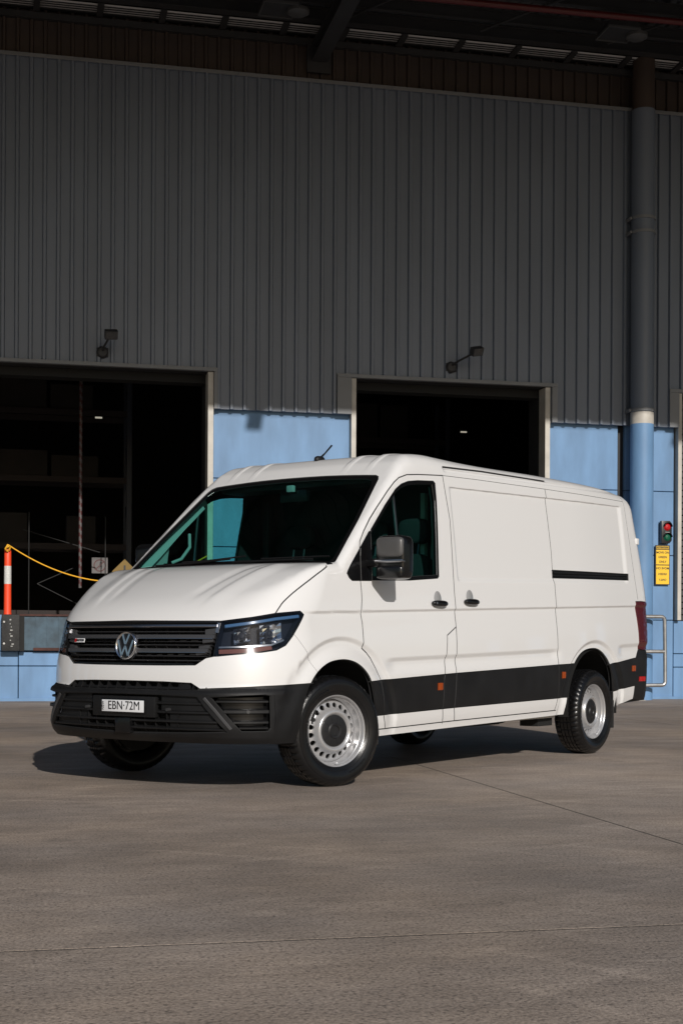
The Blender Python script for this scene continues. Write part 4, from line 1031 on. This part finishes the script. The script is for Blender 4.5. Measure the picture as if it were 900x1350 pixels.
# --- headlights
M['hlback']=mat('headlight_housing',(.006,.009,.018),.55,spec=.2)
for s in (1,-1):
    hl=empty('headlight',(0,0,0),parent=van)
    hc=panel_mesh('headlight_cover',lab('headlight_lens'),M['lens'],hl,s,rim=0,inset=-.001)
    ribbon('lens_edge',[(s*a,b_) for a,b_ in head+head[:1]],.004,-.02,.0005,M['blackgl'],hl,step=.03)
    hp=np.array(head); cpt=hp.mean(0); hin=cpt+(hp-cpt)*.98
    surfpatch('housing',hin,-.075,M['hlback'],hl,sym=s)
    # side walls of the housing
    P1,N1=Spt(hin[:,0]*s,hin[:,1]); v=[];f=[]
    n=len(P1)
    for i in range(n): v+=[P1[i]-N1[i]*.004,P1[i]-N1[i]*.078]
    for i in range(n): j=(i+1)%n; f.append((2*i,2*j,2*j+1,2*i+1))
    mk('housing_wall',v,f,M['hlback'],hl)
    ribbon('light_guide',[(s*.69,1.018),(s*.86,1.040),(s*1.02,1.066),(s*1.20,1.084)],.010,-.040,-.012,mat('light_guide_sky_blue',(.05,.12,.24),.15,coat=.5) if s>0 else bpy.data.materials['light_guide_sky_blue'],hl,bev=.003)  # sky reflection put into the guide's blue colour
    ribbon('turn_signal',[(s*.66,.862),(s*.80,.868),(s*.90,.878),(s*.985,.892)],.013,-.045,-.014,mat('turn_signal_lens',(.16,.06,.045),.15,coat=.6) if s>0 else bpy.data.materials['turn_signal_lens'],hl)
    ribbon('lower_trim',[(s*.66,.888),(s*.82,.893),(s*.98,.905),(s*1.07,.935)],.005,-.05,-.010,M['satin'],hl)
    def reflector(uc,vc,w,h,name):
        """faceted chrome reflector bowl"""
        b=MB(); nx,nz=5,6; rg=np.random.default_rng(int(uc*100))
        grid=[]
        for j in range(nz+1):
            row=[]
            for i in range(nx+1):
                a=(i/nx-.5)*2; c=(j/nz-.5)*2; u_=uc+a*w; v_=vc+c*h-.0+a*.012
                P,N=Spt([s*u_],[v_]); dpt=.018+.045*(1-max(abs(a),abs(c))**2)+rg.uniform(-.006,.006); row.append(P[0]-N[0]*dpt)
            grid.append(row)
        v=[p for r in grid for p in r]; f=[(j*(nx+1)+i,j*(nx+1)+i+1,(j+1)*(nx+1)+i+1,(j+1)*(nx+1)+i) for j in range(nz) for i in range(nx)]
        if s<0: f=[q[::-1] for q in f]
        o=mk(name,v,f,M['chrome'],hl)
        P,N=Spt([s*uc],[vc]); b.lathe([(0,.0),(.014,-.002),(.022,-.012),(.024,-.05)],16,Matrix.Translation(P[0]-N[0]*.022)@Vector(N[0]).to_track_quat('Y','Z').to_matrix().to_4x4()); b.build('bulb_shield',M['hlback'],hl,smooth=True)
        P,N=Spt([s*(uc-w),s*(uc+w),s*(uc+w),s*(uc-w)],[vc-h-.012,vc-h+.012,vc+h+.012,vc+h-.012]); fr=MB(); q=[tuple(p-n*.016) for p,n in zip(P,N)]; fr.tube(q+[q[0]],.0035,6); fr.build('reflector_frame',M['hlback'],hl,smooth=True)
    reflector(.800,.962,.052,.046,'small_reflector'); reflector(.985,.975,.075,.058,'main_reflector')
# --- side marker lamps, handles, rail
for s in (1,-1):
    for uc,vc,w,h,m_,o in ((2.780,.617,.030,.026,'amber',.010),(4.668,.672,.026,.027,'amber',.010),(6.085,.712,.030,.026,'amber',.008),(6.235,.615,.045,.022,'redr',.006)):
        ribbon('side_marker',[(s*(uc-w),vc),(s*(uc+w),vc)],h,-.01,o,M[m_],van,bev=.003)
        ribbon('marker_bar',[(s*(uc+w*.2),vc-h*.7),(s*(uc+w*.2),vc+h*.7)],.003,o-.004,o+.004,M[m_],van)
    for uc,vc in ((2.776,1.213),(3.216,1.236)):
        hd=empty('door_handle',(0,0,0),parent=doors[s] if uc<3 else [o for o in van.children if o.name.startswith('sliding_door' if s>0 else 'side_panel')][0])
        P,N=Spt([s*uc],[vc]); Mh=Matrix.Translation(P[0])@Vector(N[0]).to_track_quat('Y','Z').to_matrix().to_4x4()
        b=MB(); b.lathe([(.0,.003),(.058,.0035),(.064,.001)],28,Mh@Matrix.Diagonal((.75,1,.85,1))@Matrix.Translation((0,0,.026))); b.build('handle_cup',M['steelcup'] if 'steelcup' in M else M.setdefault('steelcup',mat('handle_cup_grey',(.30,.30,.30),.3,coat=.5)),hd,smooth=True)
        v=[];f=[];nu=18;nv=10
        for j in range(nv+1):
            ph=math.pi*j/nv
            for i in range(nu):
                th=2*math.pi*i/nu; c=lambda t,e: math.copysign(abs(t)**e,t)
                x=.095*c(math.cos(th),.7)*c(math.sin(ph),.6); z=.023*c(math.sin(th),.8)*c(math.sin(ph),.6)-.014; y=.024*c(math.cos(ph),.7)+.016
                v.append(Mh@Vector((x,y,z)))
        for j in range(nv):
            for i in range(nu): f.append((j*nu+i,j*nu+(i+1)%nu,(j+1)*nu+(i+1)%nu,(j+1)*nu+i))
        mk('handle_grip',v,f,M['blackgl'],hd,smooth=True)
        if uc<3:
            b=MB(); b.lathe([(0,.043),(.007,.043),(.008,.038)],12,Mh@Matrix.Translation((.07 if s>0 else -.07,0,-.014))); b.build('lock_cylinder',M['satin'],hd,smooth=True)
    sr=[o for o in van.children if o.name.startswith('slide_rail')][0 if s>0 else -1]
    ribbon('rail_bar',[(s*4.60,1.500),(s*5.4,1.521),(s*6.04,1.536)],.006,-.016,-.001,M['black'],sr,bev=.001)
    ribbon('rail_groove',[(s*4.60,1.470),(s*6.03,1.508)],.004,-.016,-.005,M['blackgl'],sr,bev=.001)
    ribbon('window_divider',[(s*2.338,1.375),(s*2.338,1.958)],.006,-.02,-.004,M['satin'],[c for c in doors[s].children if c.name.startswith('side_window')][0])
    # glimpses of the tail lamp chambers
    tl=[o for o in van.children if o.name.startswith('tail_light')][0 if s>0 else -1]
    for v0,v1 in ((1.19,1.29),(1.06,1.17),(.93,1.04)): ribbon('lamp_chamber',[(s*6.225,v0),(s*6.225,v1)],.030,-.01,.0055,M['redl'],tl,bev=.001)
# door hinge bracket high on the rear corner
P,N=Spt([6.27],[1.86])
b=MB(); Mh=Matrix.Translation(P[0]); b.box((-.05,-.03,-.028),(.0,.010,.028),Mh); b.build('rear_hinge',M['white'],van,bevel=.006)
# --- mirrors
def superell(a,b_,c,e1,e2,nu=28,nv=20):
    v=[];f=[]; cp=lambda t,e: math.copysign(abs(t)**e,t)
    for j in range(nv+1):
        ph=-math.pi/2+math.pi*j/nv
        for i in range(nu):
            th=2*math.pi*i/nu; v.append((a*cp(math.cos(ph),e1)*cp(math.cos(th),e2),b_*cp(math.cos(ph),e1)*cp(math.sin(th),e2),c*cp(math.sin(ph),e1)))
    for j in range(nv):
        for i in range(nu): f.append((j*nu+i,j*nu+(i+1)%nu,(j+1)*nu+(i+1)%nu,(j+1)*nu+i))
    return v,f
for s in (1,-1):
    mr=empty('door_mirror',(-.365 if s>0 else -.42,1.125 if s>0 else -1.085,1.472 if s>0 else 1.50),parent=van)
    def part(name,z0,z1,a,b_,m_,ox=0,e=.38):
        v,f=superell(a,b_,(z1-z0)/2,e,e); v=[(x+ox,y,z+(z0+z1)/2) for x,y,z in v]; return mk(name,v,f,M[m_],mr,smooth=True)
    part('mirror_cap',.000,.140,.075,.108,'blackgl' if s<0 else 'greycap' if 'greycap' in M else (M.setdefault('greycap',mat('mirror_cap_grey',(.075,.073,.072),.38)) and 'greycap'))  # far cap coloured black, its shaded look put into the colour
    part('mirror_body',-.138,.150,.068,.112,'blackgl',-.008,.32)
    part('lower_cap',-.136,-.045,.073,.108,'blackgl',.0)
    b=MB(); b.box((.045,-.06*s-.055,-.030),(.079,-.06*s+.17 if s<0 else .111,-.012)) if False else b.box((.035,-.105,-.030),(.0765,.112,-.010)); b.build('turn_indicator',M['satin'],mr,bevel=.006)
    v=[(-.0785,-.09,-.12),(-.0785,.09,-.12),(-.0785,.09,.12),(-.0785,-.09,.12)]; mk('mirror_glass',v,[(0,1,2,3)],M['chrome'],mr)
    b=MB(); y0=s*-.19; Mx=Matrix.Identity(4); b.box((-.02,min(s*-.20,s*-.08),-.055),(.062,max(s*-.20,s*-.08),.0)); b.build('mirror_arm',M['blackgl'],mr,bevel=.016,bseg=3)
for s in (-1,): ribbon('pillar_lining',[(s*1.68,1.42),(s*1.86,1.57),(s*2.10,1.79),(s*2.30,1.96)],.036,-.08,-.045,M['trim'],van,h1=.03)
# --- wipers, antenna
for y0,y1 in ((.08,.72),(-.62,.02)):
    wv=empty('wiper',(0,0,0),parent=van)
    q=[]
    for t in np.linspace(0,1,7):
        y=y0+(y1-y0)*t; x=.022-.045*t; q.append((x,y,float(Zt(np.array(x),np.array(y)))+.014))
    b=MB(); b.tube(q,.007,6); b.build('wiper_arm',M['black'],wv,smooth=True)
    q=[(x-.018,y+.12,z+.016) for x,y,z in q[1:]]; b=MB(); b.tube(q,.006,6); b.build('wiper_blade',M['black'],wv,smooth=True)
az=float(Zt(np.array(-1.02),np.array(0.)))
an=empty('roof_antenna',(-1.02,0.03,az),parent=van)
v,f=superell(.055,.026,.030,.8,.8,16,8); mk('antenna_base',v,f,M['black'],an,smooth=True)
b=MB(); b.tube([(.0,0,.01),(-.07,0,.06),(-.15,0,.125)],.006,8,rs=[.010,.006,.007]); b.build('antenna_rod',M['black'],an,smooth=True)
# --- inner shell: cabin lining behind glass, bulkheads
wl=np.array(winI); wcut=[(wl,.001,True),(archF,.001,True),(archR,.001,True)]
gx,gy=np.meshgrid(np.arange(1.25,L5,.07),np.arange(.32,2.25,.07)); pin=np.stack([gx.ravel(),gy.ravel()],1)
dI=np.vstack([dens([(1.25,.32),(2.05,.32),(5.7,.38),(L5,.44)],.07)[:-1],dens([(L5,.44),(L5,2.20)],.1)[:-1],np.array([(u_,k_-.03) for u_,k_ in zip(np.arange(L5,1.25,-.07),np.interp(np.arange(L5,1.25,-.07),uK,Kuv[:,1]))]),dens([(1.25,1.30),(1.25,.32)],.07)[:-1]])
vI,fI,cI=triangulate(dI,wcut,pin,.01)
skip={compat(vI,fI,cI,p) for p in ((2.5,1.7),(1.6,.5),(5.2,.6))}
keep=np.array([c not in skip for c in cI]); fI=fI[keep]; P=SA(vI); N=grad(P); P=P-N*.035
z=P[fI].mean(1)[:,2]; x=P[fI].mean(1)[:,0]; mi=np.where((z>1.37)&(x>-.78),0,1); mi2=np.where((z>1.9)&(x>-.78),0,1)
V=np.vstack([P,P*[1,-1,1]]); FF=[tuple(q) for q in fI]+[tuple((q+len(P))[::-1]) for q in fI]
mk('cabin_lining',V,FF,None,van,mats=[M['trim'],M['cabin']],midx=np.concatenate([mi2,mi]),smooth=True)
# roof lining
gx,gy=np.meshgrid(np.linspace(-4.7,-.77,40),np.linspace(-.78,.78,17)); Z=Zt(gx.ravel(),gy.ravel())-.045; V=np.stack([gx.ravel(),gy.ravel(),Z],1)
FF=[(j*40+i,j*40+i+1,(j+1)*40+i+1,(j+1)*40+i) for j in range(16) for i in range(39)]; mk('roof_lining',V,FF,M['cabin'],van,smooth=True)
b=MB(); b.box((-1.60,-.81,.45),(-1.55,.81,2.12)); b.build('bulkhead',M['cabin'],van)
b=MB(); b.box((.12,-.86,.40),(.16,.86,1.33)); b.build('firewall',M['dark'],van)
b=MB(); b.box((.16,-.72,.45),(.60,.72,1.02)); b.build('engine_block',M['dark'],van)
# dashboard
b=MB(); b.prism([(.0,1.405),(-.20,1.395),(-.45,1.36),(-.58,1.30),(-.60,1.15),(-.50,.85),(.10,.80)],-.85,.85); da=b.build('dashboard',M['cabin'],van,bevel=.03,bseg=3)
b=MB(); b.box((-.55,-.62,1.32),(-.34,-.22,1.42)); b.build('instrument_hood',M['cabin'],da,bevel=.03)
st=empty('steering_wheel',(-.70,-.42,1.30),parent=van); st.rotation_euler=(0,R(-58),0)
b=MB(); q=[(0.19*math.cos(a),.19*math.sin(a),0) for a in np.linspace(0,2*math.pi,37)]; b.tube(q,.015,8,cap=False); b.build('rim',M['cabin'],st,smooth=True)
b=MB(); b.box((-.17,-.02,-.02),(.17,.02,.0)); b.box((-.06,-.17,-.021),(.06,.17,-.001)); b.build('spokes',M['cabin'],st,bevel=.008)
b=MB(); b.tube([(0,0,-.02),(0,0,-.35)],.035,10); b.build('column',M['cabin'],st)
for y in (-.45,.22,.60):
    se=empty('seat',(-1.15,y,.85),parent=van); w=.24 if y<0 else .20
    v,f=superell(.26,w,.09,.5,.4); mk('cushion',[(x_+.1,y_,z_+.0) for x_,y_,z_ in v],f,M['seat'],se,smooth=True)
    v,f=superell(.075,w,.36,.5,.4); Mx=Matrix.Rotation(R(-14),3,'Y'); mk('backrest',[Mx@Vector((x_,y_,z_+.38))+Vector((-.08,0,0)) for x_,y_,z_ in v],f,M['seat'],se,smooth=True)
    v,f=superell(.05,.13,.095,.6,.5); mk('headrest',[(x_-.27,y_,z_+.89) for x_,y_,z_ in v],f,M['seat'],se,smooth=True)
    b=MB(); 
    for dy in (-.05,.05): b.tube([(-.24,dy,.70),(-.265,dy,.84)],.007,6)
    b.build('headrest_post',M['satin'],se)
b=MB(); b.tube([(-1.46,.80,2.0),(-1.43,.84,1.55),(-1.32,.84,1.0)],.022,6); b.build('seat_belt',M['trim'],van)
b=MB(); b.box((-1.52,.775,1.05),(-1.43,.84,2.03)); b.build('pillar_trim',M['trim'],van,bevel=.012)
b=MB(); b.box((-1.52,-.84,1.05),(-1.43,-.775,2.03)); b.build('pillar_trim',M['cabin'],van,bevel=.012)
M['mint']=mat('sunlit_pillar_pale',(.62,.64,.60),.6)  # pale strips added for a sunlit pillar glimpsed through the side window
b=MB(); b.box((-1.549,.600,1.44),(-1.50,.637,2.03)); b.build('added_pale_strip',M['mint'],van,bevel=.004)
b=MB(); b.box((-1.549,.678,1.44),(-1.52,.692,1.98)); b.build('added_pale_strip',M['trim'],van,bevel=.003)
for s in (1,-1):
    b=MB(); b.tube([(-.36,s*.82,1.50),(-.42,s*.78,1.53),(-.50,s*.77,1.62),(-.53,s*.80,1.72)],.012,8); b.build('grab_handle',M['trim'],van,smooth=True)
b=MB(); b.box((-.80,-.12,1.93),(-.74,.12,2.02)); b.build('interior_mirror',M['blackgl'],van,bevel=.015)
b=MB(); b.box((-1.0,-.70,2.03),(-.76,.70,2.10)); b.build('overhead_shelf',M['cabin'],van,bevel=.02)
b=MB(); b.box((-.735,-.03,2.0),(-.70,.03,2.05)); b.build('sensor_pod',M['trim'],van,bevel=.01)
# --- wheel wells, underbody
for cx in (0.0,-3.66):
    for s in (1,-1):
        b=MB(); prof=[]; v=[];f=[]; n=24; rx=.455 if cx==0 else .46
        zc=.36 if cx==0 else .40
        for i in range(n+1):
            a=math.pi*(-.05+1.1*i/n); c_,s_=math.cos(a),math.sin(a)
            for y in (.955,.52): v.append((cx+(-.0 if cx==0 else 0)+rx*c_,s*y,zc+rx*1.03*s_))
        for i in range(n): f.append((2*i,2*i+1,2*i+3,2*i+2))
        b0=len(v); v+=[(cx,s*.52,zc)]
        for i in range(n): f.append((2*i+1,b0,2*i+3))
        mk('wheel_arch_liner',v,f,M['dark'],van,smooth=False)
b=MB()
b.box((-.52,-.85,.36),(-3.1,.85,.42)); b.box((.20,-.60,.36),(.76,.60,.40)); b.box((-4.75,-.80,.46),(-4.15,.80,.50)); b.box((-3.15,-.55,.45),(-4.2,.55,.5)); b.box((-.55,-.5,.45),(.5,.5,.5))
b.build('floor_pan',M['dark'],van)
b=MB()
for y in (-.48,.48): b.box((-4.6,y-.04,.33),(.2,y+.04,.42))
b.box((-.10,-.75,.26),(.10,.75,.34)); b.tube([(-3.66,-.8,.36),(-3.66,.8,.36)],.055,12); b.lathe([(0,-.12),(.13,-.09),(.15,0),(.13,.09),(0,.12)],16,Matrix.Translation((-3.66,0,.36)))
b.tube([(-.5,.2,.34),(-2.0,.2,.30),(-3.2,.3,.33)],.04,8); b.box((-3.10,.70,.26),(-2.85,.86,.36)); b.box((-2.3,.55,.30),(-1.2,.82,.40)); b.build('chassis',M['dark'],van)
for s in (1,-1):
    b=MB()
    for k in range(16): b.box((-.60-k*.155,s*.90-.02,.305+.0028*k),(-.70-k*.155,s*.90+.012,.335+.0028*k))
    b.box((-.50,s*.885-.01,.325),(-3.08,s*.885+.01,.365)); b.build('sill_flange',mat('sill_flange_white',(.5,.48,.45),.6) if s>0 else bpy.data.materials['sill_flange_white'],van)
    b=MB(); b.box((-4.08,s*.82-.14,.20),(-4.06,s*.82+.13,.62)); b.build('mud_flap',M['rubber'],van,bevel=.006)
    b=MB(); b.box((-.50,s*.80-.12,.24),(-.485,s*.80+.12,.5)); b.build('mud_flap',M['rubber'],van,bevel=.006)
# --- wheels
RT=.356
def make_wheel():
    w=empty('wheel',(0,0,0),parent=van)
    # tyre: profile (r, axial y); outer face towards +y
    prof=[(.226,.078),(.232,.092),(.245,.100),(.262,.108),(.285,.1155),(.305,.1165),(.322,.112),(.334,.104),(.3445,.093),(.350,.082),(.3525,.072)]
    tread=[(.3545,.062),(.3545,.050),(.346,.0495),(.346,.0435),(.3555,.043),(.356,.020),(.3475,.0195),(.3475,.0135),(.356,.013)]
    full=prof+tread+[(r,-y) for r,y in reversed(tread)]+[(r,-y) for r,y in reversed(prof)]
    N_=192
    def mod(k,j):
        n1=len(prof); L_=len(full)
        if j in (8,9,10,n1,n1+1,L_-9,L_-10,L_-11,L_-n1-1,L_-n1-2): return .0075 if (k%4==0) else 0
        if j in (n1+4,n1+5,n1+8,L_-n1-5,L_-n1-6,L_-n1-9): return .006 if ((k+2)%6==0) else 0
        return 0
    b=MB(); b.lathe(full,N_,mod=mod); t=b.build('tyre',M['tyre'],w,smooth=True,angle=28)
    b=MB()
    for r_,y_ in ((.2545,.1052),(.3135,.1160)): b.lathe([(r_-.0018,y_-.003),(r_-.001,y_+.0012),(r_+.001,y_+.0012),(r_+.0018,y_-.003)],96)
    b.build('sidewall_rib',M['tyre'],t,smooth=True)
    # rim: barrel + flange
    b=MB(); b.lathe([(.230,.079),(.232,.088),(.2285,.0925),(.2235,.090),(.2200,.080),(.2190,.064),(.2130,.060),(.2118,.0615),(.2105,.058),(.2090,.036),(.2040,.030),(.2025,.005),(.199,-.03),(.205,-.085)],96)
    b.build('rim_flange',M['steel'],w,smooth=True,angle=60)
    # wheel disc with round holes, from a plane triangulation
    def zr(r): return interp(r,[.0,.060,.090,.102,.112,.124,.135,.145,.156,.172,.186,.2015],[.048,.048,.050,.062,.074,.079,.070,.050,.034,.028,.024,.008])
    def circ(c,rad,n): return np.array([(c[0]+rad*math.cos(2*math.pi*i/n),c[1]+rad*math.sin(2*math.pi*i/n)) for i in range(n)])
    V_=[];E_=[]
    def add(L):
        n=len(V_); V_.extend(Vector(p) for p in L); E_.extend([(n+i,n+(i+1)%len(L)) for i in range(len(L))])
    add(circ((0,0),.2015,96)); NH=20; holes=[]
    for k in range(NH):
        a=2*math.pi*(k+.5)/NH; c=(.1655*math.cos(a),.1655*math.sin(a)); h=circ(c,.0168,14); holes.append(c); add(h)
    for rr in (.060,.075,.086,.090,.095,.101,.108,.115,.122,.129,.135,.140,.145,.1865,.194): V_.extend(Vector(p) for p in circ((0,0),rr,72))
    V_.append(Vector((0,0)))
    r_=delaunay_2d_cdt(V_,E_,[],0,1e-6); vs=np.array([(q.x,q.y) for q in r_[0]]); fs=[f for f in r_[2]]
    out=[]
    for f in fs:
        c=vs[list(f)].mean(0)
        if np.linalg.norm(c)>.2015: continue
        if any((c[0]-h[0])**2+(c[1]-h[1])**2<.0165**2 for h in holes): continue
        out.append(tuple(f))
    rad=np.linalg.norm(vs,axis=1); Y=zr(rad); V=[(x,y_,z_) for (x,z_),y_ in zip(vs,Y)]; n0=len(V)
    for c in holes:   # short collars
        b0=len(V); L=circ(c,.0168,14); rr=zr(np.linalg.norm(L,axis=1))
        for (x,z_),y_ in zip(L,rr): V+=[(x,y_,z_),(x*.99,y_-.012,z_*.99)]
        for i in range(14): j=(i+1)%14; out.append((b0+2*i,b0+2*j,b0+2*j+1,b0+2*i+1))
    o=mk('wheel_disc',V,out,M['steel'],w); bm=bmesh.new(); bm.from_mesh(o.data); bmesh.ops.recalc_face_normals(bm,faces=bm.faces[:]); bm.to_mesh(o.data); bm.free()
    o.data.polygons.foreach_set('use_smooth',np.ones(len(o.data.polygons),bool)); o.data.set_sharp_from_angle(angle=R(50))
    # hub cap
    b=MB(); b.lathe([(0,.072),(.030,.072),(.034,.078),(.044,.080),(.048,.075),(.052,.072),(.085,.071),(.099,.068),(.105,.060)],64); hc=b.build('hub_cap',mat('hub_cap_black',(.010,.010,.011),.45),w,smooth=True,angle=35)
    b=MB()
    for k in range(10): b.box((.058,.0700,-.0022),(.086,.0735,.0022),Matrix.Rotation(2*math.pi*k/10,4,'Y'))
    b.build('cap_slot',M['ink'],hc)
    b=MB(); b.lathe([(0,-.02),(.19,-.02),(.19,-.04),(0,-.04)],40); b.lathe([(0,-.10),(.20,-.10),(.20,-.105),(0,-.105)],40); b.build('brake_disc',M['dark'],w)
    b=MB(); b.tube([(.0,.082,-.208),(.0,.094,-.203)],.005,8); b.build('valve',M['plate'],w)
    # raised sidewall lettering marks
    b=MB(); rg=np.random.default_rng(4)
    for base in (0,math.pi):
        for k in range(9):
            a=base+.75+k*.062; r0=.283; h_=.009
            Mx=Matrix.Rotation(-a,4,'Y')@Matrix.Translation((r0,.1155,0))@Matrix.Rotation(R(-10),4,'Z'); b.box((-h_,-.002,-.0055),(-h_+.004,.0016,.0055),Mx); b.box((h_-.004,-.002,-.0055),(h_,.0016,.0055),Mx) if k%2 else b.box((-h_,-.002,-.0055),(h_,.0016,-.0025),Mx)
    b.build('sidewall_marks',M['tyre'],t)
    return w
w0=make_wheel()
def copytree(o,parent):
    c=o.copy(); COL.objects.link(c); c.parent=parent
    for ch in list(o.children): copytree(ch,c)
    return c
spots=[(0,.868,.356,0),(0,-.868,.356,1),(-3.66,.868,.356,0),(-3.66,-.868,.356,1)]
kids=[w0]+[copytree(w0,van) for _ in range(3)]
for o,(x,y,z,fl) in zip(kids,spots):
    o.location=(x,y,z); st_=R(-16) if x>-1 else 0
    o.rotation_euler=(0,.35 if x<-1 else 0,(math.pi if fl else 0)+st_)
